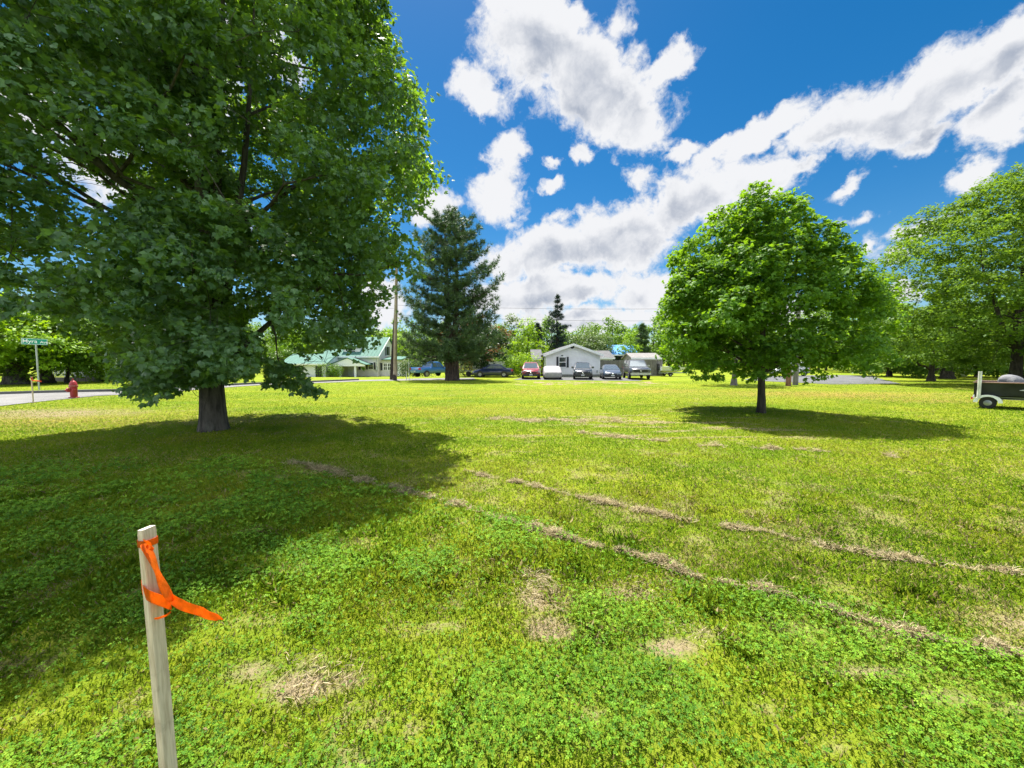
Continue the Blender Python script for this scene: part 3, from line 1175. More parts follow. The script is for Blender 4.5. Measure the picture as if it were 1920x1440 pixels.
    for c, rb in zip(cs, rbs):
        n = int(per * (rb / bough_r) ** 2)
        out = np.array([c[0] - lean[0] * c[2], c[1] - lean[1] * c[2], 0])
        out = out / max(1e-6, np.linalg.norm(out))
        ns = max(4, n // spn)  # sprays
        d = unit(r.randn(ns, 3) + out * .35 + np.array([0, 0, .35]))
        rho = np.where(r.rand(ns) < .25, r.rand(ns) ** .5 * .8, .78 + .32 * r.rand(ns))
        sp = c + d * (rho * rb)[:, None] * np.array([1, 1, flat])
        sp[:, 2] -= droop * np.maximum(0, (sp - c) @ out)
        idx = r.randint(0, ns, n)
        pos = sp[idx] + r.randn(n, 3) * rb * spray * np.array([.55, .55, .30])
        dd = d[idx]
        P.append(pos)
        Nn.append(unit(np.array([0, 0, up]) + dd * .55 + r.randn(n, 3) * wild))
        D.append(unit(dd * np.array([1, 1, .2]) + out * .4 + np.array([0, 0, -.45]) + r.randn(n, 3) * .55))
        Sz.append(leaf * (.5 + .8 * r.rand(n)))
    P, Nn, D, Sz = map(np.concatenate, (P, Nn, D, Sz))
    k = P[:, 2] > .25
    P, Nn, D, Sz = P[k], Nn[k], D[k], Sz[k]
    if keep is not None:
        k = keep(P)
        P, Nn, D, Sz = P[k], Nn[k], D[k], Sz[k]
    if shade_gap:
        g = fbm(P[:, 0] * .8 + P[:, 1] * .5 + 50, P[:, 2] * .8 + 20, 3)
        k = g > shade_gap
        P, Nn, D, Sz = P[k], Nn[k], D[k], Sz[k]
    scatter('crown', tmpl, P, Nn, D, Sz, lmat, root)
    return root


def conifer(name, label, base, H, R, prof, trunk_r, step, nbr, tuft, lmat, bmat, seed, up=.25, clear=.15, stems=1, density=1., ragged=.35):
    r = np.random.RandomState(seed)
    root = thing(name, label, 'tree', base)
    mb = MB()
    axes = []
    for s in range(stems):
        ox = (s - (stems - 1) / 2) * trunk_r * 1.25
        top = H * (1 - .05 * s)
        pts = [(ox * .7, 0, -.2), (ox * .8, 0, .1), (ox, 0, .7)] + [(ox * (1 + 1.1 * u) + r.randn() * .05, r.randn() * .05, .7 + (top - .7) * u) for u in np.linspace(.12, 1, 8)]
        rr = [trunk_r * 1.45, trunk_r * 1.25, trunk_r] + [max(.015, trunk_r * (1 - .95 * u)) for u in np.linspace(.12, 1, 8)]
        mb.tube(pts, rr, 12)
        axes.append(pts)
    P, Nn, D, Sz = [], [], [], []
    z = H * clear
    a0 = 0.
    while z < H * .985:
        L0 = prof_at(prof, z / H) * R
        nb = max(3, int(nbr * (.7 + .6 * r.rand())))
        for b in range(nb):
            a0 += 2.39996 + r.randn() * .35
            L = L0 * (1 - ragged + ragged * 1.5 * r.rand())
            ax = axes[r.randint(stems)]
            bx = np.interp(z, [p[2] for p in ax], [p[0] for p in ax])
            o = np.array([bx, 0, z + r.randn() * step * .3])
            dr_ = np.array([math.cos(a0), math.sin(a0), 0])
            sl = up * (.5 + r.rand()) - .25 * (1 - z / H)
            m_ = 6
            pts = []
            for j in range(m_ + 1):
                u = j / m_
                pts.append(o + dr_ * L * u + np.array([0, 0, L * (sl * u + .16 * u * u - .10 * math.sin(math.pi * u))]) + r.randn(3) * .02 * L)
            mb.tube(pts, [max(.008, trunk_r * .17 * (1 - .85 * j / m_) * (L / R + .25)) for j in range(m_ + 1)], 4, cap=False)
            n = int(density * (6 + L * 13))
            u = .18 + .82 * r.rand(n) ** .75
            pa = np.array(pts)
            base_p = np.stack([np.interp(u, np.linspace(0, 1, m_ + 1), pa[:, kx]) for kx in range(3)], 1)
            side = np.cross(dr_, [0, 0, 1])
            sw = (1.05 - u) * L * .42 + .10
            s_ = (r.rand(n) * 2 - 1) * sw
            pos = base_p + side * s_[:, None] + dr_ * (np.abs(s_) * .35)[:, None] + r.randn(n, 3) * np.array([.06, .06, .10]) * max(.4, L * .4)
            P.append(pos)
            Nn.append(unit(dr_ * .55 + side * (s_ / np.maximum(sw, .01) * .5)[:, None] + np.array([0, 0, .6]) + r.randn(n, 3) * .35))
            D.append(r.randn(n, 3))
            Sz.append(tuft * (.65 + .7 * r.rand(n)))
        z += step * (.75 + .5 * r.rand())
    # leaders
    for ax in axes:
        n = 26
        u = r.rand(n)
        tz = ax[-1][2]
        P.append(np.stack([ax[-1][0] + r.randn(n) * .10, r.randn(n) * .10, tz - u * H * .06 + .1], 1))
        Nn.append(unit(r.randn(n, 3) * .5 + np.array([0, 0, 1])))
        D.append(r.randn(n, 3))
        Sz.append(tuft * (.6 + .5 * r.rand(n)))
    mb.build('trunk', bmat, root, recalc=False)
    P, Nn, D, Sz = map(np.concatenate, (P, Nn, D, Sz))
    scatter('crown', T_TUFT, P, Nn, D, Sz, lmat, root)
    return root


def shrub(name, label, base, rx, ry, H, n, leaf, lmat, seed, cat='shrub', group=None, lumps=7, bmat='bark_round'):
    r = np.random.RandomState(seed)
    root = thing(name, label, cat, base, 0, group)
    mb = MB()
    P, Nn, D, Sz = [], [], [], []
    for i in range(lumps):
        a = r.rand() * 6.283
        q = r.rand() ** .5 * .62
        c = np.array([math.cos(a) * q * rx, math.sin(a) * q * ry, H * (.30 + .32 * r.rand() * (1.2 - q))])
        s = np.array([rx * .52, ry * .52, H * .40]) * (.75 + .5 * r.rand())
        d = unit(r.randn(n // lumps, 3) + np.array([0, 0, .25]))
        pos = c + d * s * (.72 + .38 * r.rand(len(d)))[:, None]
        P.append(pos)
        Nn.append(unit(d + np.array([0, 0, .4]) + r.randn(len(d), 3) * .5))
        D.append(unit(d + r.randn(len(d), 3) * .8 - np.array([0, 0, .2])))
        Sz.append(leaf * (.6 + .7 * r.rand(len(d))))
        mb.tube([(0, 0, -.05), c * .5 + r.randn(3) * .03, c], [.03, .02, .01], 5, cap=False)
    mb.build('stem', bmat, root, recalc=False)
    P, Nn, D, Sz = map(np.concatenate, (P, Nn, D, Sz))
    k = P[:, 2] > .02
    scatter('foliage', T_LEAF, P[k], Nn[k], D[k], Sz[k], lmat, root)
    return root


EGG = [(.06, .35), (.14, .70), (.26, .93), (.40, 1.0), (.58, .97), (.74, .82), (.88, .55), (.98, .15)]
# the big maple near the left, and the round maple in the lawn
b = gp(401, 806)


def big_skirt(q):
    # the lowest branches hang nearest the trunk; the crown's underside rises to both sides
    t_ = q[:, 0] * .79 + q[:, 1] * .61
    hm = 1.22 - .34 * np.exp(-((t_ + .9) / .45) ** 2) - .36 * np.exp(-((t_ - 1.7) / .6) ** 2) + np.maximum(0, -1.1 - t_) * 1.0 + np.maximum(0, t_ - 2.1) * .70 + np.maximum(0, t_ - 2.6) * 1.2
    return q[:, 2] > hm + (fbm(q[:, 0] * 1.6 + 9, q[:, 1] * 1.6 + 5) - .5) * .7


broadleaf('maple_tree', 'huge dark maple filling the left, its trunk nearest the camera', b, 13.4, 4.35,
          [(.068, .48), (.10, .62), (.14, .80), (.20, .92), (.30, .98), (.42, 1.0), (.60, 1.0), (.74, .96), (.86, .80), (.95, .46), (.99, .18)],
          .25, 330, .74, 760, .098, 'leaf_big', 'bark_big', 4, clear=1.6, inner=.20, limbs=26, stems=5, trunk_top=.88, droop=.45, flare=1.3, lobes=.18, spray=.24, shade_gap=.335, lean=(.0, .0), keep=big_skirt,
          sep=.50, spn=22, wild=.62, up=.6)
b = gp(1427, 774)
broadleaf('maple_tree', 'round green maple standing alone in the lawn with its shadow beneath', b, 6.45, 2.68,
          [(.215, .60), (.265, .86), (.34, .98), (.48, 1.0), (.62, .94), (.76, .82), (.87, .63), (.95, .40), (.99, .2)],
          .115, 88, .74, 820, .098, 'leaf_round', 'bark_round', 12, clear=1.25, inner=.12, limbs=18, trunk_top=.85, droop=.32, flare=1.25, lobes=.36, wig=.02, flat=.72, spray=.22,
          sep=.60, spn=24, wild=.55, shade_gap=.27, lean=(-.11, 0), tlean=.15)

# ------------------------------------------------------------------ other trees, near to far
tall_b = gx(1905, 25.)
broadleaf('tall_tree', 'tall airy tree at the right edge behind the boat', tall_b, 14.2, 7.6,
          [(.10, .45), (.20, .8), (.36, 1.0), (.54, .97), (.72, .80), (.86, .52), (.97, .18)],
          .30, 230, 1.25, 480, .185, 'leaf_tall', 'bark_round', 21, T_LEAF, clear=2.6, inner=.25, limbs=20, flat=.42, stems=3, droop=.3, lobes=.3, shade_gap=.22, sep=.50, spn=24, spray=.24, wild=.55)
broadleaf('layered_tree', 'small tree with flat sunlit layers of leaves on a dark trunk', gx(1747, 34.5), 5.9, 4.3,
          [(.26, .75), (.42, 1.0), (.6, .9), (.8, .6), (.97, .2)], .24, 60, .95, 190, .22, 'leaf_tall', 'bark_round', 22, T_LEAF, clear=1.3, flat=.30, limbs=9, droop=.2, trunk_top=.7)
broadleaf('shade_tree', 'dark-trunked tree just behind the layered small tree', gx(1777, 40.), 7.6, 4.6,
          [(.22, .7), (.4, 1.0), (.65, .85), (.95, .2)], .45, 60, 1.2, 170, .26, 'leaf_mid', 'bark_round', 23, T_LEAF, clear=1.6, limbs=9)
broadleaf('shade_tree', 'green tree seen past the right flank of the round maple', gx(1668, 46.), 7.4, 4.6,
          [(.1, .6), (.3, 1.0), (.6, .9), (.95, .2)], .25, 60, 1.25, 170, .28, 'leaf_mid', 'bark_round', 24, T_LEAF, clear=1.0, limbs=9)
for i, (px, Y, H, R, lm, lab) in enumerate([
        (1835, 44., 8.5, 5.6, 'leaf_mid', 'deep green tree closing the lawn behind the boat'),
        (1735, 58., 9.5, 6.0, 'leaf_dark', 'dark tree at the back between the two small trees'),
        (1925, 40., 9.0, 5.0, 'leaf_tall', 'sunlit tree at the far right under the tall airy one'),
        (1615, 62., 9.0, 5.5, 'leaf_mid', 'distant tree beyond the asphalt drive')]):
    broadleaf('shade_tree', lab, gx(px, Y), H, R, [(.04, .7), (.2, .95), (.45, 1.0), (.7, .8), (.96, .2)], .25, 60, 1.5, 160, .34, lm, 'bark_round', 30 + i, T_LEAF, clear=.8, limbs=8)
shrub('shrub', 'low round bush on the far lawn left of the dark trunks', gx(1724, 42.), 1.5, 1.2, 1.45, 1400, .13, 'leaf_mid', 41)
shrub('hedge', 'long dark hedge at the back of the right lawn', gx(1850, 52.), 9.5, 1.6, 2.0, 4200, .2, 'leaf_dark', 42, 'hedge', lumps=16)

# pine and neighbours in the middle
pine_b = gp(848, 713.5)
conifer('pine_tree', 'tall dark pine with a forked trunk beside the blue pickup', pine_b, 15.4, 4.7,
        [(.10, .62), (.16, .96), (.26, 1.0), (.42, .90), (.55, .82), (.70, .72), (.82, .60), (.92, .40), (1, .10)], .40, .50, 6, .34, 'needle_pine', 'bark_pine', 51, .28, .14, 2, 1.5, .42)
conifer('spruce_tree', 'narrow pointed spruce rising behind the white house', gx(1044, 62.), 12.3, 3.4,
        [(0, 1.), (.4, .72), (.7, .40), (.9, .15), (1, .03)], .22, .62, 6, .42, 'needle_spruce', 'bark_pine', 52, .02, .06, 1, .62, .55)
conifer('spruce_tree', 'dark conifer behind the blue roofed building', gx(1203, 74.), 8.8, 2.6,
        [(0, 1.), (.4, .75), (.7, .48), (.9, .2), (1, .03)], .2, .6, 5, .55, 'needle_pine', 'bark_pine', 53, .05, .06, 1, 1.0, .3)
conifer('spruce_tree', 'small dark conifer left of the tall spruce', gx(1008, 70.), 8.4, 2.2,
        [(0, 1.), (.4, .75), (.7, .48), (.9, .2), (1, .03)], .2, .6, 5, .5, 'needle_spruce', 'bark_pine', 54, .05, .06, 1, 1.0, .3)
broadleaf('dark_tree', 'low dark tree leaning over the navy sedan', gx(901, 47.), 6.3, 3.3,
          [(.28, .6), (.42, .95), (.6, 1.), (.8, .7), (.97, .2)], .20, 50, .95, 220, .22, 'leaf_dark', 'bark_round', 55, T_LEAF, clear=1.2, limbs=8, lean=(.10, 0))
broadleaf('copper_tree', 'rust brown tree showing on both sides of the pine trunk', gx(893, 58.), 9.0, 5.2,
          [(.08, .7), (.3, .95), (.6, 1.), (.8, .8), (.97, .25)], .25, 60, 1.3, 130, .30, 'leaf_copper', 'bark_round', 56, T_LEAF, clear=.9, limbs=8, shade_gap=.36)
broadleaf('feathery_tree', 'pale feathery tree right of the pine behind the cars', gx(958, 66.), 9.6, 3.6,
          [(.05, .7), (.3, 1.), (.6, .8), (.97, .25)], .22, 60, 1.2, 150, .28, 'leaf_greygreen', 'bark_round', 57, T_LEAF, clear=.9, limbs=8, shade_gap=.36)
broadleaf('bright_tree', 'bright green tree left of the white house roof', gx(990, 60.), 8.0, 3.2,
          [(.05, .8), (.3, 1.), (.6, .85), (.97, .25)], .22, 50, 1.1, 170, .28, 'leaf_bright', 'bark_round', 58, T_LEAF, clear=.9, limbs=8)
broadleaf('willow_tree', 'grey green bushy tree behind the white house', gx(1104, 60.), 6.6, 4.0,
          [(.2, .8), (.4, 1.), (.6, .95), (.8, .7), (.97, .25)], .22, 70, 1.15, 190, .24, 'leaf_greygreen', 'bark_round', 59, T_LEAF, clear=.9, limbs=9)
broadleaf('young_tree', 'slim bright tree standing before the blue roof', gx(1181, 57.), 6.4, 1.5,
          [(.32, .5), (.5, 1.), (.75, .8), (.97, .2)], .10, 34, .7, 90, .22, 'leaf_bright', 'bark_round', 60, T_LEAF, clear=2.2, limbs=8, shade_gap=.38)
shrub('shrub', 'yellow green bush beside the red car', gx(972, 44.), 2.5, 1.8, 2.9, 3000, .17, 'leaf_bright', 61)
shrub('flowering_shrub', 'pale blossoming bush right of the pine trunk', gx(872, 47.), 1.9, 1.5, 2.5, 2400, .12, 'leaf_pale', 62)
shrub('hedge', 'tall clipped dark hedge behind the blue pickup', gx(783, 54.), 4.2, 1.6, 3.2, 3800, .17, 'leaf_dark', 63, 'hedge', lumps=10)
shrub('shrub', 'mid green bush beside the right post of the parked sedan', gx(945, 52.), 2.2, 1.5, 3.2, 2400, .18, 'leaf_mid', 64)
# left background
broadleaf('shade_tree', 'thick-trunked yellow green tree at the far left across the road', gx(28, 28.), 6.5, 4.6,
          [(.24, .8), (.4, 1.), (.65, .95), (.87, .6), (.97, .2)], .52, 70, 1.0, 300, .24, 'leaf_bright', 'bark_big', 71, T_LEAF, clear=1.4, limbs=9, droop=.5)
broadleaf('shade_tree', 'green tree on a stout trunk behind the street sign', gx(86, 30.), 6.0, 3.6,
          [(.2, .8), (.35, 1.), (.6, .95), (.85, .6), (.97, .2)], .36, 60, 1.0, 260, .24, 'leaf_tall', 'bark_big', 72, T_LEAF, clear=1.2, limbs=9, droop=.5)
broadleaf('multi_stem_tree', 'small leaning tree behind the red hydrant', gx(124, 30.), 5.4, 3.0,
          [(.22, .6), (.4, 1.), (.7, .85), (.97, .2)], .13, 46, .9, 200, .2, 'leaf_mid', 'bark_round', 73, T_LEAF, clear=.9, limbs=8, stems=4, lean=(.12, 0))
broadleaf('shade_tree', 'dark tree behind the grey porch on the left', gx(178, 48.), 9.5, 5.5,
          [(.05, .8), (.3, 1.), (.6, .95), (.85, .6), (.97, .2)], .3, 60, 1.5, 160, .32, 'leaf_mid', 'bark_round', 74, T_LEAF, clear=1., limbs=8)
broadleaf('shade_tree', 'green tree between the grey porch and the white garage', gx(330, 52.), 9., 6.,
          [(.05, .8), (.3, 1.), (.6, .95), (.85, .6), (.97, .2)], .3, 60, 1.6, 160, .32, 'leaf_mid', 'bark_round', 75, T_LEAF, clear=1., limbs=8)
broadleaf('bright_tree', 'yellow green tree behind the green metal roof', gx(728, 82.), 9.0, 6.5,
          [(.1, .8), (.3, 1.), (.6, .95), (.85, .6), (.97, .2)], .25, 70, 1.5, 190, .34, 'leaf_bright', 'bark_round', 76, T_LEAF, clear=1., limbs=8)
broadleaf('bright_tree', 'bright tree rising behind the white garage', gx(560, 80.), 8.5, 6.5,
          [(.1, .8), (.3, 1.), (.6, .95), (.85, .6), (.97, .2)], .25, 70, 1.5, 170, .34, 'leaf_mid', 'bark_round', 77, T_LEAF, clear=1., limbs=8)
shrub('shrub', 'flowering bush before the white porch rail', gx(192, 33.), 1.1, .9, 1.15, 1300, .12, 'leaf_mid', 81)
shrub('shrub', 'clipped bush at the right end of the white porch rail', gx(224, 33.), 1.2, .9, 1.1, 1300, .12, 'leaf_mid', 82)
shrub('shrub', 'green bush in front of the open carport', gx(622, 56.), 2.0, 1.4, 2.3, 1900, .16, 'leaf_mid', 83)

# far wood behind everything: one mass
r = np.random.RandomState(90)
P, Nn, D, Sz = [], [], [], []
wmb = MB()
for i in range(150):
    az = rad(-62 + 124 * (i + r.rand()) / 150)
    dist = 92 + 34 * r.rand()
    cx, cy = math.sin(az) * dist, math.cos(az) * dist
    z0 = float(gz(cx, cy))
    H = (9.6 + 3.6 * r.rand()) * (1.0 if abs(az) < .5 else 1.12)
    Rr = 3.2 + 2.0 * r.rand()
    wmb.tube([(cx, cy, z0 - .2), (cx + r.randn() * .3, cy, z0 + H * .8)], [.25, .06], 5)
    for j in range(24):
        a = r.rand() * 6.283
        hh = .12 + .82 * r.rand()
        q = Rr * (1 - hh ** 2.2) ** .5 * (.4 + .6 * r.rand())
        c = np.array([cx + math.cos(a) * q, cy + math.sin(a) * q, z0 + H * hh])
        d = unit(r.randn(48, 3) + np.array([0, 0, .3]))
        P.append(c + d * np.array([1.4, 1.4, 1.0]) * (.6 + .5 * r.rand(48))[:, None])
        Nn.append(unit(d + np.array([0, 0, .6]) + r.randn(48, 3) * .5))
        D.append(r.randn(48, 3))
        Sz.append(.55 * (.6 + .7 * r.rand(48)))
P, Nn, D, Sz = map(np.concatenate, (P, Nn, D, Sz))
woods = thing('woods', 'distant belt of green woods behind the houses', 'woods', (0, 0, 0))
woods['kind'] = 'stuff'
wmb.build('trunk', 'bark_round', woods)['kind'] = 'stuff'
scatter('crown', T_LEAF, P, Nn, D, Sz, 'woods_leaf', woods)['kind'] = 'stuff'


# ------------------------------------------------------------------ buildings
def window(parent, x0, x1, z0, z1, y, shutters=0., muntin=True, frame='trim_white', face='y'):
    """window in a wall facing the camera; y is the wall's outer face"""
    fr = MB()
    w = .07
    d = .05
    fr.box(x0 - w, x0, y - d, y, z0 - w, z1 + w).box(x1, x1 + w, y - d, y, z0 - w, z1 + w)
    fr.box(x0, x1, y - d, y, z1, z1 + w).box(x0, x1, y - d - .02, y, z0 - w, z0)
    zm = (z0 + z1) / 2
    fr.box(x0, x1, y - d + .01, y, zm - .03, zm + .03)
    if muntin:
        xm = (x0 + x1) / 2
        fr.box(xm - .02, xm + .02, y - d + .015, y, z0, zm - .03).box(xm - .02, xm + .02, y - d + .015, y, zm + .03, z1)
    if face == 'x':
        fr.v = [(-vy + 0, vx, vz) for vx, vy, vz in fr.v]
    win = fr.build('window', frame, parent)
    pn = MB().box(x0, x1, y - .022, y - .006, z0, z1)
    if face == 'x':
        pn.v = [(-vy, vx, vz) for vx, vy, vz in pn.v]
    pn.build('pane', 'glass_pane', win)
    if shutters:
        for s in (x0 - w - shutters, x1 + w + .0):
            sm = MB().box(s + .01, s + shutters - .01, y - .04, y - .002, z0 - .06, z1 + .06)
            for kx in range(7):
                zz = z0 + (z1 - z0) * (kx + .5) / 7
                sm.box(s + .05, s + shutters - .05, y - .05, y - .04, zz - .025, zz + .025)
            if face == 'x':
                sm.v = [(-vy, vx, vz) for vx, vy, vz in sm.v]
            sm.build('shutter', 'shutter_black', parent)
    return win


def gable_y(parent, x0, x1, y0, y1, z0, eave, ridge, wall, roof, over=.3, thick=.12, trim='trim_white', base=True):
    """ridge runs away from the camera: the gable faces it"""
    xm = (x0 + x1) / 2
    MB().prism([(x0, z0), (x1, z0), (x1, eave), (xm, ridge), (x0, eave)], 1, y0, y1).build('wall', wall, parent)
    sl = (ridge - eave) / (xm - x0)
    e = over
    zt = thick
    MB().prism([(x0 - e, eave - sl * e + .004), (xm, ridge + .004), (xm, ridge + zt), (x0 - e, eave - sl * e + zt)], 1, y0 - .3, y1 + .3).build('roof', roof, parent)
    MB().prism([(x1 + e, eave - sl * e + .004), (x1 + e, eave - sl * e + zt), (xm + .002, ridge + zt), (xm + .002, ridge + .004)], 1, y0 - .3, y1 + .3).build('roof', roof, parent)
    tb = MB()
    w = .16
    tb.prism([(x0 - e, eave - sl * e - w), (xm - .001, ridge - w), (xm - .001, ridge + zt + .01), (x0 - e, eave - sl * e + zt + .01)], 1, y0 - .34, y0 - .302)
    tb.prism([(x1 + e, eave - sl * e - w), (x1 + e, eave - sl * e + zt + .01), (xm + .001, ridge + zt + .01), (xm + .001, ridge - w)], 1, y0 - .34, y0 - .302)
    tb.build('rake_trim', trim, parent)


def gable_x(parent, x0, x1, y0, y1, z0, eave, ridge, wall, roof, over=.3, thick=.12, trim='trim_white'):
    """ridge runs across the picture: a roof slope faces the camera"""
    ym = (y0 + y1) / 2
    MB().prism([(y0, z0), (y1, z0), (y1, eave), (ym, ridge), (y0, eave)], 0, x0, x1).build('wall', wall, parent)
    sl = (ridge - eave) / (ym - y0)
    e, zt = over, thick
    MB().prism([(y0 - e, eave - sl * e + .004), (ym, ridge + .004), (ym, ridge + zt), (y0 - e, eave - sl * e + zt)], 0, x0 - .25, x1 + .25).build('roof', roof, parent)
    MB().prism([(y1 + e, eave - sl * e + .004), (y1 + e, eave - sl * e + zt), (ym + .002, ridge + zt), (ym + .002, ridge + .004)], 0, x0 - .25, x1 + .25).build('roof', roof, parent)
    MB().box(x0 - .25, x1 + .25, y0 - e - .03, y0 - e - .002, eave - sl * e - .08, eave - sl * e + zt + .01).build('fascia', trim, parent)


# white house with the gable towards the camera
hg = float(gz(7, 45))
Yh = 44.5
wh = thing('white_house', 'small white house with gable end and black shutters behind parked cars', 'house', (0, 0, 0))
hx0, hx1 = at(1024, 680, Yh).x, at(1125, 680, Yh).x
he, hr = at(1024, 664.5, Yh).z, at(1073, 646, Yh).z
gable_y(wh, hx0, hx1, Yh, Yh + 13, hg + .28, he, hr, 'siding_white', 'roof_grey', .35)
MB().box(hx0 + .04, hx1 - .04, Yh + .04, Yh + 12.9, hg - .2, hg + .276).build('foundation', 'concrete_base', wh)
p0, p1 = at(1048.5, 688, Yh), at(1061, 670, Yh)
window(wh, p0.x, p1.x, p0.z, p1.z, Yh, .27, False)
vp = at(1073, 650, Yh)
MB().lathe([(.001, Yh - .06), (.20, Yh - .06), (.24, Yh - .03), (.24, Yh - .004)], 14, (vp.x, 0, vp.z), 1).build('gable_vent', 'shutter_black', wh)
lp = at(1054, 666.5, Yh)
MB().box(lp.x - .11, lp.x + .11, Yh - .12, Yh - .003, lp.z - .05, lp.z + .05).build('wall_lamp', 'shutter_black', wh, .02)
for xa in (hx0 - .02, hx1 - .10):
    MB().box(xa, xa + .12, Yh - .02, Yh - .002, hg + .3, he - .02).build('corner_board', 'trim_white', wh)
MB().box(at(1118, 690, Yh).x, at(1121, 690, Yh).x, Yh - .09, Yh - .003, hg + .5, hg + .78).build('meter_box', 'galvanised', wh, .01)
# side wings of the same house
wx0 = at(1000, 680, 47.5).x
gable_x(wh, wx0, hx0 - .4, 47.5, 53.5, hg, at(1000, 672, 47.5).z, at(1000, 657, 50.5).z, 'siding_white', 'roof_grey', .3)
ex0, ex1 = hx1 + .003, at(1147, 670, 51.).x
gable_x(wh, ex0, ex1, 50.5, 56.5, hg, at(1140, 671, 50.5).z, at(1140, 659, 53.5).z, 'siding_white', 'roof_grey', .3)

# building under the blue metal roof
Yb = 58.
bb = thing('blue_roofed_building', 'dark building under a bright blue metal roof', 'building')
bx0, bx1 = at(1147, 660, Yb).x, at(1194, 660, Yb).x
bgz = float(gz(16, 58))
gable_x(bb, bx0, bx1, Yb, Yb + 6, bgz, at(1150, 664, Yb).z, at(1150, 650, Yb + 3).z + .15, 'dark_void', 'roof_blue', .4, trim='trim_white')
MB().box(bx0 + .8, bx0 + 2.4, Yb - .05, Yb - .003, bgz + .9, bgz + 2.0).build('window', 'glass_pane', bb)

# shed
Ys = 48.5
sh = thing('garden_shed', 'low tan shed with a pale flat roof behind the grey pickup', 'shed')
sx0, sx1 = at(1186, 680, Ys).x, at(1236, 680, Ys).x
gable_x(sh, sx0, sx1, Ys, Ys + 4, hg, at(1200, 671.5, Ys).z, at(1200, 663.5, Ys + 2).z, 'siding_tan', 'roof_pale', .25, trim='trim_white')
MB().box(sx0 + 1.2, sx0 + 2.5, Ys - .05, Ys - .003, hg + .05, hg + 1.75).build('door', 'siding_white', sh)

# board fence
Yf = 46.2
fn = thing('board_fence', 'weathered grey board fence right of the white house', 'fence')
fx0, fx1 = hx1 + .35, at(1242, 690, Yf).x
ftop = at(1180, 675.5, Yf).z
fb = MB()
r = random.Random(5)
x_ = fx0
while x_ < fx1 - .14:
    fb.box(x_, x_ + .135, Yf - .012 + r.uniform(-.004, .004), Yf + .012, hg + .04, ftop + r.uniform(-.03, .03))
    x_ += .143
fb.build('board_panel', 'fence_wood', fn)
MB().box(fx0, fx1, Yf + .02, Yf + .06, hg + .35, hg + .44).box(fx0, fx1, Yf + .02, Yf + .06, ftop - .4, ftop - .31).build('rail', 'fence_wood', fn)
for kx in range(4):
    xx = fx0 + (fx1 - fx0) * kx / 3
    MB().box(xx - .05, xx + .05, Yf + .062, Yf + .16, hg - .2, ftop + .05).build('post', 'fence_wood', fn)

# green-roofed house
Yg = 60.
gg = float(gz(-22, 60))
gh = thing('green_roofed_house', 'cream house with pale green metal roof and black shutters', 'house')
gx1_ = at(709, 690, Yg).x
gx0_ = gx1_ - 8.5
ge, gr = at(700, 667, Yg).z, at(720, 633.5, Yg + 5.2).z
gable_x(gh, gx0_, gx1_, Yg, Yg + 10.4, gg, ge, gr, 'siding_cream', 'roof_green', .35, trim='trim_white')
p0, p1 = at(691, 692, Yg), at(699.5, 680, Yg)
window(gh, p0.x, p1.x, p0.z, p1.z, Yg, .32, False)
# upper window in the gable end (faces right)
um = MB()
uy0, uy1 = Yg + 4.0, Yg + 5.2
uz0, uz1 = at(730, 667, Yg + 4).z + .1, at(730, 650, Yg + 4).z
um.box(gx1_ + .003, gx1_ + .05, uy0 - .08, uy1 + .08, uz0 - .08, uz1 + .08)
uw = um.build('window', 'trim_white', gh)
MB().box(gx1_ + .052, gx1_ + .06, uy0, uy1, uz0, uz1).build('pane', 'glass_pane', uw)
for a_, b_ in ((uy0 - .52, uy0 - .1), (uy1 + .1, uy1 + .52)):
    MB().box(gx1_ + .003, gx1_ + .045, a_, b_, uz0 - .05, uz1 + .05).build('shutter', 'shutter_black', gh)
MB().prism([(Yg - .35, ge - .33), (Yg + 5.2, gr - .12), (Yg + 5.2, gr + .14), (Yg - .35, ge - .07)], 0, gx1_ + .252, gx1_ + .29).build('rake_trim', 'trim_white', gh)
# dormer on the front slope
dx0, dx1 = at(646, 650, Yg + 1.2).x, at(676, 650, Yg + 1.2).x
dz0, dz1 = ge + .05, at(660, 650, Yg + 1.2).z
MB().box(dx0, dx1, Yg + .9, Yg + 4.5, dz0, dz1).build('dormer', 'siding_white', gh)
MB().box(dx0 - .2, dx1 + .2, Yg + .6, Yg + 5.0, dz1 + .003, dz1 + .12).build('roof', 'roof_green', gh)
window(gh, dx0 + .7, dx1 - .7, dz0 + .35, dz1 - .25, Yg + .9, 0, False)
# low front addition
ax0, ax1 = gx1_ + .003, at(751, 690, Yg + 1).x
ae = at(720, 675, Yg + 1).z
MB().box(ax0, ax1, Yg + 1, Yg + 5, gg, ae).build('wall', 'siding_cream', gh)
MB().prism([(Yg + .6, ae + .004), (Yg + 5.3, ae + .55), (Yg + 5.3, ae + .65), (Yg + .6, ae + .11)], 0, ax0 + .3, ax1 + .3).build('roof', 'roof_green', gh)
p0, p1 = at(720, 693.5, Yg + 1), at(733, 681.5, Yg + 1)
xm = (p0.x + p1.x) / 2
window(gh, p0.x, xm - .08, p0.z, p1.z, Yg + 1, 0)
window(gh, xm + .08, p1.x, p0.z, p1.z, Yg + 1, 0)
for px in (713.5, 734.5, 741.5):
    q_ = at(px, 690, Yg + 1)
    MB().box(q_.x, q_.x + .3, Yg + .95, Yg + .996, p0.z - .08, p1.z + .08).build('shutter', 'shutter_black', gh)
q_ = at(746.5, 690, Yg + 1)
dr_ = MB().box(q_.x, q_.x + .35, Yg + .94, Yg + .996, gg + .05, gg + 2.0).build('door', 'white_wall', gh)
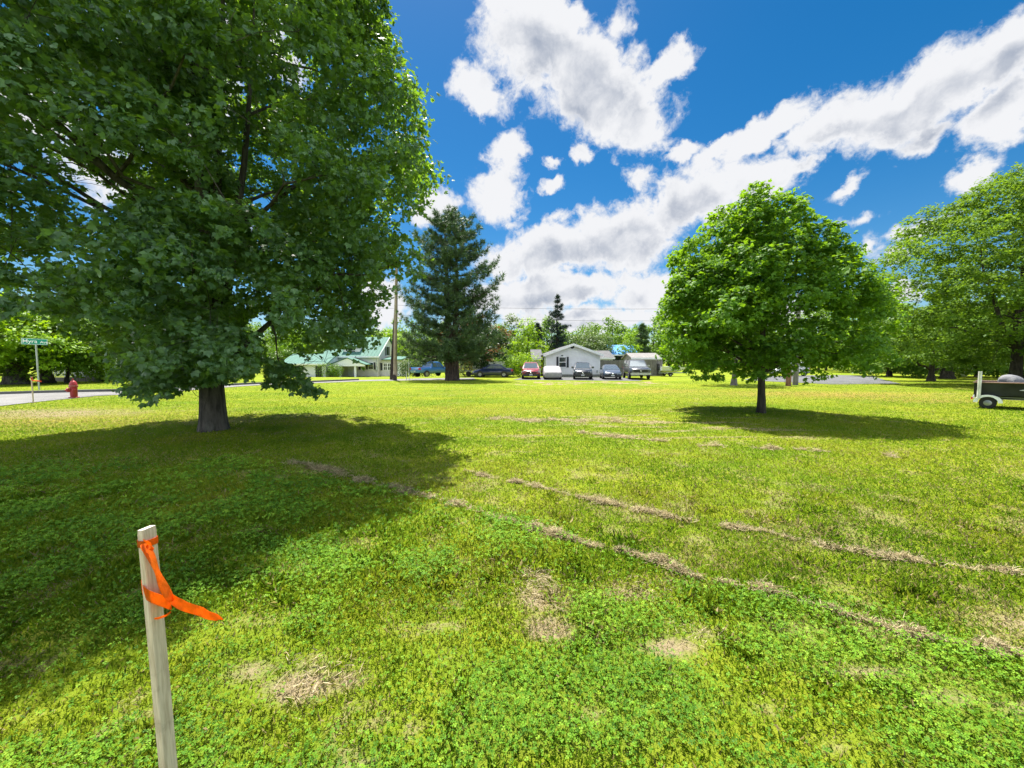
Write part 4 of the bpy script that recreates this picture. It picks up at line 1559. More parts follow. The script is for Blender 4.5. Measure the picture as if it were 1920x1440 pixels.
# porch with white columns
Yp = 57.3
px0, px1 = at(618, 690, Yp).x, at(686, 690, Yp).x
pe, pr = at(650, 684, Yp).z, at(650, 671.5, Yp).z
pm = (px0 + px1) / 2
sl = (pr - pe) / (pm - px0)
MB().prism([(px0, pe), (pm, pr), (pm, pr + .1), (px0 - .1, pe + .06)], 1, Yp - .2, Yg - .004).build('porch_roof', 'roof_green_side', gh)
MB().prism([(px1, pe), (px1 + .1, pe + .06), (pm + .002, pr + .1), (pm + .002, pr)], 1, Yp - .2, Yg - .004).build('porch_roof', 'roof_green_side', gh)
MB().prism([(px0 + .1, pe - .22), (px1 - .1, pe - .22), (px1 - .1, pe), (pm, pr - .02), (px0 + .1, pe)], 1, Yp - .1, Yp).build('porch_gable', 'trim_white', gh)
for px in (636.5, 665.5):
    q_ = at(px, 690, Yp)
    MB().box(q_.x - .14, q_.x + .14, Yp + .02, Yp + .3, gg - .1, pe - .22).build('column', 'trim_white', gh)
q_ = at(658, 690, Yg)
MB().box(q_.x - .45, q_.x + .45, Yg - .05, Yg - .004, gg + .1, pe - .3).build('door', 'white_wall', gh)
q_ = at(674.5, 690, Yg)
MB().box(q_.x - .16, q_.x + .16, Yg - .10, Yg - .004, gg + 1.05, gg + 1.6).build('mailbox', 'shutter_black', gh, .02)
q_ = at(706.5, 690, Yg)
MB().box(q_.x - .10, q_.x + .10, Yg - .13, Yg - .004, gg + .9, gg + 1.6).tube([(q_.x, Yg - .05, gg + 1.6), (q_.x, Yg - .05, ge - .2)], .03, 6).build('meter_box', 'galvanised', gh)

# white garage further left
Yk = 56.
gk = thing('white_garage', 'white garage with pale green roof half hidden by the big maple', 'garage')
kx0, kx1 = at(528, 690, Yk).x, at(611, 690, Yk).x
kg = float(gz(-30, Yk))
ke, kr = at(560, 682, Yk).z, at(560, 665, Yk + 3.5).z
gable_x(gk, kx0, kx1, Yk, Yk + 7, kg, ke, kr, 'siding_white', 'roof_green', .3)
MB().box(kx0 + .8, kx0 + 3.2, Yk - .05, Yk - .003, kg + .05, ke - .35).build('garage_door', 'trim_white', gk)
MB().box(kx1 - 1.5, kx1 - .6, Yk - .05, Yk - .003, kg + .05, ke - .35).build('door', 'shutter_black', gk)

# grey house with porch, far left
Yl = 36.
lg = float(gz(-36, Yl))
lh = thing('grey_house', 'grey house with white porch posts and railing behind the hydrant', 'house')
lx0, lx1 = at(138, 690, Yl).x, at(262, 690, Yl).x
gable_x(lh, lx0, lx1, Yl, Yl + 8, lg, lg + 3.0, lg + 5.4, 'siding_grey', 'roof_grey', .3)
MB().box(lx0, lx1, Yl - 2.2, Yl - .004, lg - .1, lg + .35).build('porch_floor', 'fence_wood', lh)
MB().prism([(Yl - 2.5, lg + 2.55), (Yl - .36, lg + 3.0), (Yl - .36, lg + 3.1), (Yl - 2.5, lg + 2.65)], 0, lx0 - .2, lx1 + .2).build('porch_roof', 'roof_grey', lh)
for kx in range(5):
    xx = lx0 + .15 + (lx1 - lx0 - .3) * kx / 4
    MB().box(xx - .07, xx + .07, Yl - 2.1, Yl - 1.96, lg + .352, lg + 2.56).build('porch_post', 'trim_white', lh)
rl = MB().box(lx0 + .24, lx1 - .24, Yl - 2.06, Yl - 2.0, lg + 1.2, lg + 1.28)
xx = lx0 + .3
while xx < lx1 - .3:
    rl.box(xx, xx + .04, Yl - 2.05, Yl - 2.01, lg + .45, lg + 1.2)
    xx += .14
rl.build('porch_rail', 'trim_white', lh)
for kx in (1.4, 4.0):
    window(lh, lx0 + kx, lx0 + kx + .9, lg + 1.0, lg + 2.2, Yl - .001, 0)
MB().box(lx0 + 2.8, lx0 + 3.7, Yl - .05, Yl - .003, lg + .355, lg + 2.4).build('door', 'trim_white', lh)


# ------------------------------------------------------------------ vehicles
def loft(stations, inset=.12):
    """stations: (y, z_bottom, z_top, half_width); rounded box cross-section"""
    mb = MB()
    ring = None
    vs, fs = [], []
    for (y_, zb, zt, w) in stations:
        c = min(inset, (zt - zb) * .3)
        pts = [(-w * .90, zb), (w * .90, zb), (w, zb + c), (w, zb + (zt - zb) * .55), (w * .965, zt - c * .9), (w * .86, zt), (0, zt + .015),
               (-w * .86, zt), (-w * .965, zt - c * .9), (-w, zb + (zt - zb) * .55), (-w, zb + c)]
        vs += [(px, y_, pz) for px, pz in pts]
    n = 11
    for i in range(len(stations) - 1):
        for k in range(n):
            fs.append((i * n + k, i * n + (k + 1) % n, (i + 1) * n + (k + 1) % n, (i + 1) * n + k))
    fs.append(tuple(range(n)))
    fs.append(tuple(range((len(stations) - 1) * n, len(stations) * n))[::-1])
    mb.add(vs, fs, True)
    return mb


def lerp_quad(q, u0, u1, v0, v1, push):
    """sub-rectangle of a quad (bl, br, tr, tl), lifted off it by push"""
    bl, br, tr, tl = [Vector(p) for p in q]
    P_ = lambda u, v: (bl.lerp(br, u)).lerp(tl.lerp(tr, u), v)
    n = (br - bl).cross(tl - bl).normalized() * push
    a = [P_(u0, v0), P_(u1, v0), P_(u1, v1), P_(u0, v1)]
    return [p + n for p in a], [p - n * .6 for p in a]


def slab(mb, quads):
    f_, b_ = quads
    return mb.add(list(f_) + list(b_), [(0, 1, 2, 3), (7, 6, 5, 4), (0, 4, 5, 1), (1, 5, 6, 2), (2, 6, 7, 3), (3, 7, 4, 0)])


def vehicle(name, label, cat, loc, heading, kind, paint_m, grille='black_plastic', group=None, bumper='black_plastic', cap=False):
    root = thing(name, label, cat, loc, heading, group)
    if kind == 'sedan':
        L, Wd, H, belt = 4.7, 1.82, 1.45, .95
        st = [(-2.33, .42, .80, .74), (-2.25, .30, .98, .84), (-1.9, .24, 1.02, .90), (-1.0, .22, .97, .91), (.9, .22, .95, .91), (1.4, .24, .90, .91), (2.0, .25, .78, .86), (2.27, .30, .66, .78), (2.35, .38, .58, .66)]
        gb, gt, wt = (-1.75, 1.25), (-.95, .30), .60
        ax = 1.36
        rw = .32
    elif kind == 'suv':
        L, Wd, H, belt = 4.6, 1.86, 1.70, 1.06
        st = [(-2.28, .45, 1.0, .80), (-2.2, .34, 1.08, .88), (-1.6, .28, 1.08, .93), (.9, .28, 1.07, .93), (1.4, .30, 1.03, .92), (1.95, .32, .94, .88), (2.2, .34, .84, .82), (2.3, .42, .74, .72)]
        gb, gt, wt = (-2.2, 1.15), (-1.85, .42), .66
        ax = 1.36
        rw = .36
    else:
        L, Wd, H, belt = 5.7, 2.02, 1.95, 1.22
        st = [(-2.85, .62, 1.18, .93), (-2.80, .56, 1.24, .97), (-1.0, .50, 1.24, 1.0), (.8, .50, 1.22, 1.0), (1.3, .50, 1.22, 1.0), (2.3, .52, 1.16, .98), (2.70, .52, 1.08, .94), (2.82, .58, .98, .86)]
        gb, gt, wt = (-.95, 1.25), (-.75, .60), .74
        ax = 1.75
        rw = .40
    body = loft(st)
    wb = st[3][3] * .93
    # cabin: pillars and roof in body colour
    c8 = [(-wb, gb[0], belt - .02), (wb, gb[0], belt - .02), (wb, gb[1], belt - .02), (-wb, gb[1], belt - .02),
          (-wt, gt[0], H - .06), (wt, gt[0], H - .06), (wt, gt[1], H - .06), (-wt, gt[1], H - .06)]
    body.add(c8, [(0, 1, 5, 4), (1, 2, 6, 5), (2, 3, 7, 6), (3, 0, 4, 7), (4, 5, 6, 7)])
    rf = [(-wt * .97, gt[0] + .02, H - .058), (wt * .97, gt[0] + .02, H - .058), (wt * .97, gt[1] - .02, H - .058), (-wt * .97, gt[1] - .02, H - .058),
          (-wt * .78, gt[0] + .22, H), (wt * .78, gt[0] + .22, H), (wt * .78, gt[1] - .22, H), (-wt * .78, gt[1] - .22, H)]
    body.add(rf, [(0, 1, 5, 4), (1, 2, 6, 5), (2, 3, 7, 6), (3, 0, 4, 7), (4, 5, 6, 7)])
    if kind == 'pickup' and not cap:
        body.v = list(body.v)
    body.build('body', paint_m, root, recalc=True)
    if kind == 'pickup':
        if cap:
            cp = MB()
            cz = H - .02
            cv = [(-.92, -2.78, 1.25), (.92, -2.78, 1.25), (.92, -.97, 1.25), (-.92, -.97, 1.25), (-.74, -2.62, cz), (.74, -2.62, cz), (.74, -.97, cz), (-.74, -.97, cz)]
            cp.add(cv, [(0, 1, 5, 4), (1, 2, 6, 5), (2, 3, 7, 6), (3, 0, 4, 7), (4, 5, 6, 7), (3, 2, 1, 0)])
            cpo = cp.build('bed_cap', paint_m, root, .03)
            for s in (1, -1):
                q_ = [cv[1], cv[2], cv[6], cv[5]] if s > 0 else [cv[3], cv[0], cv[4], cv[7]]
                slab(MB(), lerp_quad(q_, .12, .88, .25, .8, .006)).build('window', 'car_glass', cpo)
        else:
            MB().box(-.86, .86, -2.72, -1.05, 1.238, 1.262).build('bed_opening', 'dark_void', root)
    # glass
    q_ = [c8[2], c8[3], c8[7], c8[6]]
    slab(MB(), lerp_quad(q_, .06, .94, .08, .93, .012)).build('windscreen', 'car_glass', root)
    q_ = [c8[0], c8[1], c8[5], c8[4]]
    slab(MB(), lerp_quad(q_, .08, .92, .18, .90, .012)).build('rear_window', 'car_glass', root)
    for q_ in ([c8[1], c8[2], c8[6], c8[5]], [c8[3], c8[0], c8[4], c8[7]]):
        m_ = MB()
        cuts = [(.10, .36), (.40, .66), (.69, .90)] if kind == 'suv' else [(.12, .46), (.50, .86)]
        for a_, b_ in cuts:
            if q_[0] == c8[3]:
                a_, b_ = 1 - b_, 1 - a_
            slab(m_, lerp_quad(q_, a_, b_, .12, .88, .010))
        m_.build('side_window', 'car_glass', root)
    # wheels, each a tyre with a rim; dark arch behind
    for sy in (ax, -ax):
        for sx_ in (1, -1):
            xw = sx_ * (Wd / 2 - .10)
            ty = MB().lathe([(rw * .55, -.10), (rw * .93, -.11), (rw, -.07), (rw, .07), (rw * .93, .11), (rw * .55, .10)], 20, (xw, sy, rw), 0)
            wo_ = ty.build('wheel', 'tyre', root)
            rim = MB().lathe([(.03, .118), (rw * .2, .118), (rw * .5, .105), (rw * .60, .112), (rw * .62, .10)] if sx_ > 0 else
                             [(rw * .62, -.10), (rw * .60, -.112), (rw * .5, -.105), (rw * .2, -.118), (.03, -.118)], 14, (xw, sy, rw), 0)
            rim.build('rim', 'rim_metal', wo_)
            pts = [(sy + (rw + .07) * math.cos(a), rw + (rw + .07) * math.sin(a)) for a in np.linspace(-.35, math.pi + .35, 13)]
            xa = sx_ * (st[3][3] + .004)
            MB().prism(pts, 0, xa - sx_ * .05, xa).build('wheel_arch', 'black_plastic', root)
    # front
    yf = st[-1][0]
    wf = st[-1][3]
    zt, zb = st[-1][2], st[-1][1]
    zb2 = st[-2][1]
    MB().box(-wf * 1.12, wf * 1.12, yf - .26, yf + .05, zb2 - .06, zb + .10).build('bumper', bumper, root, .04)
    gw = wf * (.62 if kind == 'sedan' else .78)
    gz0, gz1 = (zb + .12, zt - .02) if kind != 'pickup' else (zb + .13, zt - .02)
    gr_ = MB().box(-gw, gw, yf - .06, yf + .018, gz0, gz1)
    go = gr_.build('grille', grille, root, .02)
    gb_ = MB()
    for kx in range(3):
        zz = gz0 + (gz1 - gz0) * (kx + .5) / 3
        gb_.box(-gw * .9, gw * .9, yf + .02, yf + .028, zz - .012, zz + .012)
    gb_.build('grille_bar', 'black_plastic', go)
    MB().lathe([(.001, yf + .045), (.075, yf + .045), (.085, yf + .03)], 12, (0, 0, (gz0 + gz1) / 2), 1).build('emblem', 'chrome', go)
    for s in (1, -1):
        yb_ = st[-2][0]
        hl = MB().add([(s * wf * .68, yf + .012, zt - .14), (s * st[-2][3] * 1.005, yb_ + .02, st[-2][2] - .13), (s * st[-2][3] * .97, yb_ + .0, st[-2][2] + .01), (s * wf * .66, yf + .006, zt + .03),
                       (s * wf * .68, yf - .1, zt - .14), (s * st[-2][3] * .9, yb_ - .1, st[-2][2] - .13), (s * st[-2][3] * .88, yb_ - .1, st[-2][2] - .0), (s * wf * .66, yf - .1, zt + .01)],
                      [(0, 1, 2, 3), (4, 7, 6, 5), (0, 4, 5, 1), (1, 5, 6, 2), (2, 6, 7, 3), (3, 7, 4, 0)])
        hl.build('headlight', 'lamp_lens', root)
        yr, wr_ = st[1][0], st[1][3]
        zr = st[1][2]
        MB().box(min(s * (wr_ - .26), s * (wr_ + .012)), max(s * (wr_ - .26), s * (wr_ + .012)), yr - .09 if kind != 'pickup' else yr - .07, yr + .14, zr - .30, zr - .08).build('taillight', 'tail_lens', root, .02)
        ym = gb[1] - .28
        mo = MB().box(min(s * (wb + .02), s * (wb + .26)), max(s * (wb + .02), s * (wb + .26)), ym - .05, ym + .06, belt + .02, belt + .20)
        mo.build('mirror', paint_m if kind != 'pickup' else 'chrome', root, .03)
    MB().box(-.155, .155, yf + .052, yf + .062, zb - .04, zb + .09).build('licence_plate', 'plate_white', root)
    MB().box(-.155, .155, st[0][0] - .02, st[0][0] - .002, st[0][1] + .06, st[0][1] + .2).build('licence_plate', 'plate_white', root)
    return root


def spot(px, Y, lift=.02):
    p = gx(px, Y)
    return Vector((p.x, p.y, p.z + lift))


def facing(px, Y, turn=0.):
    """heading that points the nose at the camera, turned by so many degrees"""
    p = gx(px, Y)
    return math.atan2(p.x, -p.y) + math.pi * 0 + rad(turn) if False else math.atan2(-(-p.x), -p.y) + rad(turn)


CARS = 'cars parked in a row in front of the white house'
vehicle('parked_car', 'red crossover parked beside the yellow green bush, leftmost of the row', 'car', spot(995, 40.5), rad(180 - 2), 'suv', 'paint_red', group=CARS)
vehicle('parked_car', 'black crossover with bright grille trim parked before the house wall', 'car', spot(1092, 39.5), rad(180 - 9), 'suv', 'paint_black', group=CARS)
vehicle('parked_car', 'slate blue sedan parked by the board fence', 'car', spot(1144, 39.5), rad(180 - 8), 'sedan', 'paint_slate', group=CARS)
vehicle('pickup_truck', 'silver grey pickup with a capped bed, rightmost of the row', 'pickup truck', spot(1192, 39.8), rad(180 - 8), 'pickup', 'paint_silver', bumper='chrome', cap=True, group=CARS)
vehicle('parked_car', 'navy sedan seen from its side on the grass right of the pine', 'car', spot(925, 43.5), rad(90 - 8), 'sedan', 'paint_navy')
vehicle('pickup_truck', 'blue pickup seen from behind, left of the pine trunk', 'pickup truck', spot(811, 50.), rad(-38), 'pickup', 'paint_blue')
vehicle('parked_car', 'white car half hidden under the round maple crown', 'car', spot(1478, 47.), rad(100), 'suv', 'paint_white')

# covered car: one draped cloth over a car shape
cc_ = thing('covered_car', 'car under a pale grey fitted cover between two dark vehicles', 'car', spot(1035, 39.5), rad(180 - 3), CARS)
st = [(-2.30, .16, .62, .74), (-2.1, .10, .95, .86), (-1.5, .08, 1.06, .92), (-.9, .08, 1.25, .93), (-.3, .08, 1.32, .93), (.3, .08, 1.30, .93), (.9, .08, 1.08, .93), (1.5, .08, .94, .92), (2.0, .10, .84, .88), (2.25, .18, .66, .76)]
cv = loft(st, .25)
r = random.Random(3)
cv.v = [(x * (1 + r.uniform(-.012, .012)), y, z + r.uniform(-.012, .012)) for x, y, z in cv.v]
cvo = cv.build('cover', 'car_cover', cc_)
md = cvo.modifiers.new('smooth', 'SUBSURF')
md.levels = md.render_levels = 2
for sy in (1.36, -1.36):
    for s in (1, -1):
        MB().lathe([(.15, -.1), (.30, -.1), (.31, 0), (.30, .1), (.15, .1)], 16, (s * .76, sy, .31), 0).build('wheel', 'tyre', cc_)

# pale camper trailer roof behind the navy sedan, and a small dark utility trailer
tr = thing('camper_trailer', 'long low white trailer behind the navy sedan', 'trailer', spot(917, 50.), rad(3))
MB().prism([(-2.0, .45), (2.0, .45), (2.1, 1.3), (1.9, 1.75), (-1.9, 1.75), (-2.1, 1.3)], 1, -1., 1.).build('body', 'paint_white', tr, .04)
for s in (-1, 1):
    MB().lathe([(.12, -.09), (.28, -.09), (.3, 0), (.28, .09), (.12, .09)], 14, (.3, s * .95, .3), 1).build('wheel', 'tyre', tr)
MB().box(-.9, .4, -1.03, -1.003, .95, 1.4).build('window', 'glass_pane', tr)
ut = thing('utility_trailer', 'small dark open trailer left of the navy sedan', 'trailer', spot(880, 46.), rad(8))
MB().box(-1.2, 1.2, -.75, .75, .48, .56).tube([(-1.2, -.75, .56), (-1.2, -.75, 1.0), (1.2, -.75, 1.0), (1.2, -.75, .56)], .03, 6).tube([(-1.2, .75, .56), (-1.2, .75, 1.0), (1.2, .75, 1.0), (1.2, .75, .56)], .03, 6) \
    .box(1.2, 2.4, -.04, .04, .46, .54).build('frame', 'black_plastic', ut)
for s in (-1, 1):
    MB().lathe([(.12, -.09), (.28, -.09), (.3, 0), (.28, .09), (.12, .09)], 14, (-.1, s * .86, .3), 1).build('wheel', 'tyre', ut)
    MB().box(-.5, .3, s * .86 - .12, s * .86 + .12, .64, .68).build('fender', 'plate_white', ut)

# pale boat on a trailer under the edge of the round maple
def hull_mesh(Lh, B, D, z0, flare=.75, n=14):
    mb = MB()
    vs, fs = [], []
    for i in range(n + 1):
        u = i / n
        w = B / 2 * (1 - max(0, (u - .45) / .55) ** 2.2) + .01
        keel = z0 + D * .75 * max(0, (u - .6) / .4) ** 2
        top = z0 + D * (1 + .18 * u * u)
        vs += [(u * Lh, -w, top), (u * Lh, -w * flare, keel + (top - keel) * .25), (u * Lh, 0, keel), (u * Lh, w * flare, keel + (top - keel) * .25), (u * Lh, w, top)]
    for i in range(n):
        for k in range(4):
            fs.append((i * 5 + k, i * 5 + k + 1, (i + 1) * 5 + k + 1, (i + 1) * 5 + k))
    fs.append((0, 1, 2, 3, 4))
    # inner floor
    o = len(vs)
    for i in range(n + 1):
        u = i / n
        w = B / 2 * (1 - max(0, (u - .45) / .55) ** 2.2) * .72 + .005
        zf = z0 + D * .32 + D * .5 * max(0, (u - .6) / .4) ** 2
        vs += [(u * Lh, -w, zf), (u * Lh, w, zf)]
    for i in range(n):
        fs.append((o + 2 * i, o + 2 * i + 1, o + 2 * i + 3, o + 2 * i + 2))
    mb.add(vs, fs, True)
    return mb


def boat_trailer(root, Lh, wheel_x, half, zr, fend):
    fr = MB().box(-.1, Lh + .6, -.05, .05, zr - .05, zr + .05)
    fr.tube([(wheel_x - .34, -half * .55, zr + .06), (Lh * .7, -half * .5, zr + .06), (Lh + .3, 0, zr)], .035, 6)
    fr.tube([(wheel_x - .34, half * .55, zr + .06), (Lh * .7, half * .5, zr + .06), (Lh + .3, 0, zr)], .035, 6)
    fr.tube([(wheel_x, -half, zr - .1), (wheel_x, half, zr - .1)], .03, 6)
    fr.tube([(wheel_x - .32, -half, zr + .03), (wheel_x - .32, half, zr + .03)], .03, 6)
    fr.build('frame', 'galvanised', root)
    for s in (-1, 1):
        w_ = MB().lathe([(.09, -.07), (.185, -.075), (.20, -.05), (.20, .05), (.185, .075), (.09, .07)], 18, (wheel_x, s * half, .20), 1).build('wheel', 'tyre', root)
        MB().lathe([(.02, s * .085), (.06, s * .08), (.095, s * .073)] if s > 0 else [(.095, s * .073), (.06, s * .08), (.02, s * .085)], 14, (wheel_x, s * half, .20), 1).build('rim', 'rim_metal', w_)
        pts = [(wheel_x + .32 * math.cos(a), .22 + .25 * math.sin(a)) for a in np.linspace(-.02, math.pi + .02, 13)]
        pin = [(wheel_x + .22 * math.cos(a), .21 + .20 * math.sin(a)) for a in np.linspace(math.pi + .02, -.02, 13)]
        MB().prism(pts + pin, 1, s * half - .12, s * half + .12).build('fender', fend, root)


wb_ = spot(1236, 46., 0)
wt_ = thing('boat_trailer', 'trailer carrying the small pale boat left of the round maple trunk', 'trailer', wb_, rad(4))
boat_trailer(wt_, 3.2, 1.0, .8, .42, 'black_plastic')
wbt = thing('small_boat', 'small pale boat on a trailer near the board fence', 'boat', wb_, rad(4))
hull_mesh(3.4, 1.5, .62, .55).build('hull', 'hull_pale', wbt)
MB().box(-.25, .0, -.16, .16, .75, 1.5).box(-.22, -.08, -.05, .05, .2, .75).build('outboard_motor', 'black_plastic', wbt, .04)

# dark boat on its trailer at the right edge
bh = rad(-52)
bp = gp(1851, 766) + Matrix.Rotation(bh, 3, 'Z') @ Vector((0, .72, 0))
bp.z = float(gz(bp.x, bp.y))
bt = thing('boat_trailer', 'galvanised trailer with white fenders under the dark open boat', 'trailer', bp, bh)
boat_trailer(bt, 4.6, 0., .72, .34, 'trim_white')
for s in (-1,):
    MB().tube([(-.20, s * .84, .34), (-.20, s * .84, 1.26)], .045, 10).build('guide_post', 'pvc', bt)
MB().box(-.37, -.33, -.79, -.66, .30, .37).build('tail_lamp', 'tail_lens', bt)
bo = thing('open_boat', 'dark open boat with wooden gunwale parked on the right lawn', 'boat', bp, bh)
hb = hull_mesh(4.9, 1.60, .57, .31, .84)
hb.v = [(x - .30, y, z) for x, y, z in hb.v]
hb.build('hull', 'hull_dark', bo)
for s in (-1, 1):
    pts = []
    for i in range(12):
        u = i / 11
        w = 1.60 / 2 * (1 - max(0, (u - .45) / .55) ** 2.2) + .012
        pts.append((u * 4.9 - .34, s * w, .31 + .57 * (1 + .18 * u * u) + .01))
    MB().tube(pts, .026, 6).build('gunwale', 'gunwale_wood', bo)
MB().box(-.32, -.29, -.68, .68, .46, .87).build('transom', 'hull_dark', bo)
# covered outboard motor: draped cloth with folds
mc = MB()
vs, fs = [], []
nA, nB = 28, 9
r = random.Random(8)
for j in range(nB + 1):
    u = j / nB
    for i in range(nA):
        a = 2 * math.pi * i / nA
        fold = 1 + (.13 * math.sin(5 * a + 2.2 * u) + .07 * math.sin(11 * a + 4 * u)) * (.25 + u)
        rr_ = math.sin(min(1, u * 1.15) * math.pi / 2)
        vs.append((.40 + .27 * rr_ * fold * math.cos(a) + .05 * u, -.28 + .24 * rr_ * fold * math.sin(a), .80 + .36 * (math.cos(u * 1.45))))
for j in range(nB):
    for i in range(nA):
        fs.append((j * nA + i, j * nA + (i + 1) % nA, (j + 1) * nA + (i + 1) % nA, (j + 1) * nA + i))
mc.add(vs, fs, True)
mc.build('motor_cover', 'motor_cover', bo)
MB().box(1.15, 2.2, -.5, .35, .56, 1.13).build('seat_box', 'trim_white', bo, .03)
MB().box(1.35, 2.0, -.52, -.503, .98, 1.04).build('seat_trim', 'motor_cover', bo)
for s in (1.9, 3.0):
    MB().box(s + .4, s + .7, -.56, .56, .74, .78).build('bench', 'aluminium', bo)
# faded registration patch on the side
MB().add([(.62, -.803, .66), (.98, -.803, .60), (.98, -.803, .65), (.76, -.803, .70)], [(0, 1, 2, 3)]).build('side_sticker', 'plate_white', bo)

# ------------------------------------------------------------------ poles and wires
Ypole = 34.5
pl = gp(740.5, 713)
pt = at(743.5, 498, pl.y)
p1_ = thing('utility_pole', 'tall pale wooden utility pole left of the pine', 'utility pole', pl)
MB().tube([(0, 0, -.3), (0, 0, .0), tuple((pt - pl) * .5), tuple(pt - pl)], [.19, .185, .16, .125], 12).build('pole', 'pole_wood', p1_)
MB().tube([(0, 0, -.02), (.0, 0, .55)], [.197, .193], 12).build('base_sleeve', 'pole_dark', p1_)
MB().box(.135, .185, -.03, .03, 2., 2.35).build('tag_plate', 'galvanised', p1_)
d0 = gp(733, 712)
dt = at(742.5, 563, d0.y + .8)
p2_ = thing('utility_pole', 'dark leaning pole stub crossing before the pale pole', 'utility pole', d0)
MB().tube([(0, 0, -.3), tuple((dt - d0) * .5), tuple(dt - d0)], [.15, .14, .11], 10).build('pole', 'pole_dark', p2_)
MB().tube([(0, 0, .0), (0, .0, .001)], [.151, .151], 10).build('collar', 'pole_dark', p2_)
for z_ in (.93,):
    q_ = (dt - d0) * z_
    MB().tube([(q_.x - .15, q_.y - .14, q_.z), (q_.x + .15, q_.y - .14, q_.z)], .04, 8).build('wire_clamp', 'galvanised', p2_)
# far pole hidden by the round maple, plus the reddish post by it and the trunk to its left
f0 = gp(1491, 722)
p3_ = thing('utility_pole', 'grey pole standing beside the short reddish post', 'utility pole', f0)
MB().tube([(0, 0, -.3), (0, 0, 3), (0, 0, 6.2)], [.17, .15, .12], 10).build('pole', 'fence_wood', p3_)
MB().tube([(-.25, -.1, 6.0), (.25, -.1, 6.0)], .035, 8).build('wire_clamp', 'galvanised', p3_)
f1_ = gp(1478, 724)
p4_ = thing('wooden_post', 'short reddish wooden post beyond the round maple trunk', 'post', f1_)
MB().tube([(0, 0, -.2), (0, 0, .7), (.0, 0, 1.25)], [.155, .15, .14], 10).build('post', 'post_red', p4_)
broadleaf('shade_tree', 'grey trunked tree hidden behind the left of the round maple', gp(1376, 722.5), 4.8, 2.4,
          [(.34, .7), (.5, 1.), (.7, .9), (.95, .25)], .17, 34, .75, 120, .2, 'leaf_mid', 'fence_wood', 91, T_LEAF, clear=1.4, limbs=7)


def wire(label, a, b, sag, rad_=.012, cat='wire'):
    pts = []
    for i in range(25):
        u = i / 24
        p = a.lerp(b, u)
        p.z -= sag * 4 * u * (1 - u)
        pts.append(p)
    o = MB().tube(pts, rad_, 5).build('utility_wire', 'wire_black')
    tag(o, label, cat)


endp = Vector((f0.x, f0.y, f0.z + 6.0))
wire('upper wire crossing the sky between the pine and round maple', at(742, 572, d0.y + .7), Vector((at(1487, 574, f0.y + 16).x, f0.y + 16, at(1487, 574, f0.y + 16).z)), .35)
wire('lower wire passing in front of the distant woods', at(742, 590, d0.y + .6), Vector((at(1487, 596, f0.y + 14).x, f0.y + 14, at(1487, 596, f0.y + 14).z)), .45)
wire('wire running left from the dark pole into the maple leaves', at(742, 578, d0.y + .7), at(430, 560, d0.y + 1.), .3)
# thin metal post and short stake by the drive
q_ = gp(767, 713)
mp_ = thing('metal_post', 'thin white metal post with a bent arm beside the drive', 'post', q_)
hp = at(767, 672, q_.y).z - q_.z
MB().tube([(0, 0, -.1), (0, 0, hp)], .03, 8).build('post', 'trim_white', mp_)
MB().tube([(0, 0, hp), (-.25, 0, hp + .02), (-.55, 0, hp - .25)], .022, 6).build('arm', 'trim_white', mp_)
q_ = gp(762, 713)
MBs = thing('short_stake', 'short pale stake beside the thin metal post', 'stake', q_)
MB().box(-.03, .03, -.02, .02, -.1, .85).build('post', 'pvc', MBs, .004)
q_ = gx(1808, 46.)
wp = thing('white_tank', 'white upright tank by the dark hedge on the right', 'tank', q_)
MB().lathe([(.001, 1.35), (.15, 1.33), (.27, 1.22), (.29, 1.1), (.29, .1), (.25, 0)][::-1], 16).build('body', 'trim_white', wp)
MB().lathe([(.08, 1.33), (.09, 1.45), (.001, 1.46)], 10).build('valve_cap', 'galvanised', wp)

# ------------------------------------------------------------------ street sign
q_ = gp(73.5, 731)
ss = thing('street_sign', 'green street name sign on a thin grey post across the road', 'street sign', q_)
ztop = at(73, 647, q_.y).z - q_.z
yaw = math.atan2(q_.x, q_.y)
MB().tube([(0, 0, -.2), (0, 0, ztop + .02)], .038, 10).build('post', 'galvanised', ss)
sw = (at(90.5, 640, q_.y) - at(52, 640, q_.y)).length * math.cos(0.55)
shh = at(70, 635.5, q_.y).z - at(70, 647, q_.y).z
plate = MB().box(-sw * .55, sw * .45, -.006, .006, 0, shh).build('sign_plate', 'sign_green', ss, .003)
plate.location = (0, 0, ztop + .02)
plate.rotation_euler = (0, rad(1.5), rad(33))
bd = MB()
bw = .016
for a_ in ((-sw * .55 + .01, sw * .45 - .01, .012, .012 + bw), (-sw * .55 + .01, sw * .45 - .01, shh - .012 - bw, shh - .012),
           (-sw * .55 + .01, -sw * .55 + .01 + bw, .012 + bw, shh - .012 - bw), (sw * .45 - .01 - bw, sw * .45 - .01, .012 + bw, shh - .012 - bw)):
    bd.box(a_[0], a_[1], -.0095, -.0075, a_[2], a_[3])
bd.build('border', 'sign_white', plate)


def text(body, size, loc, parent, material, name='lettering', bold=.008):
    cu = bpy.data.curves.new(name, 'FONT')
    cu.body = body
    cu.size = size
    cu.offset = bold
    cu.extrude = .001
    cu.materials.append(M[material])
    tmp = bpy.data.objects.new(name, cu)
    C.objects.link(tmp)
    me = bpy.data.meshes.new_from_object(tmp.evaluated_get(bpy.context.evaluated_depsgraph_get()))
    bpy.data.objects.remove(tmp)
    me.name = name
    o = bpy.data.objects.new(name, me)
    C.objects.link(o)
    o.parent = parent
    o.location = loc
    o.rotation_euler = (math.pi / 2, 0, 0)
    return o


text('Myra', shh * .80, (-sw * .51, -.010, shh * .28), plate, 'sign_white', bold=.004)
text('Ave', shh * .56, (sw * .16, -.010, shh * .26), plate, 'sign_white', bold=.004)

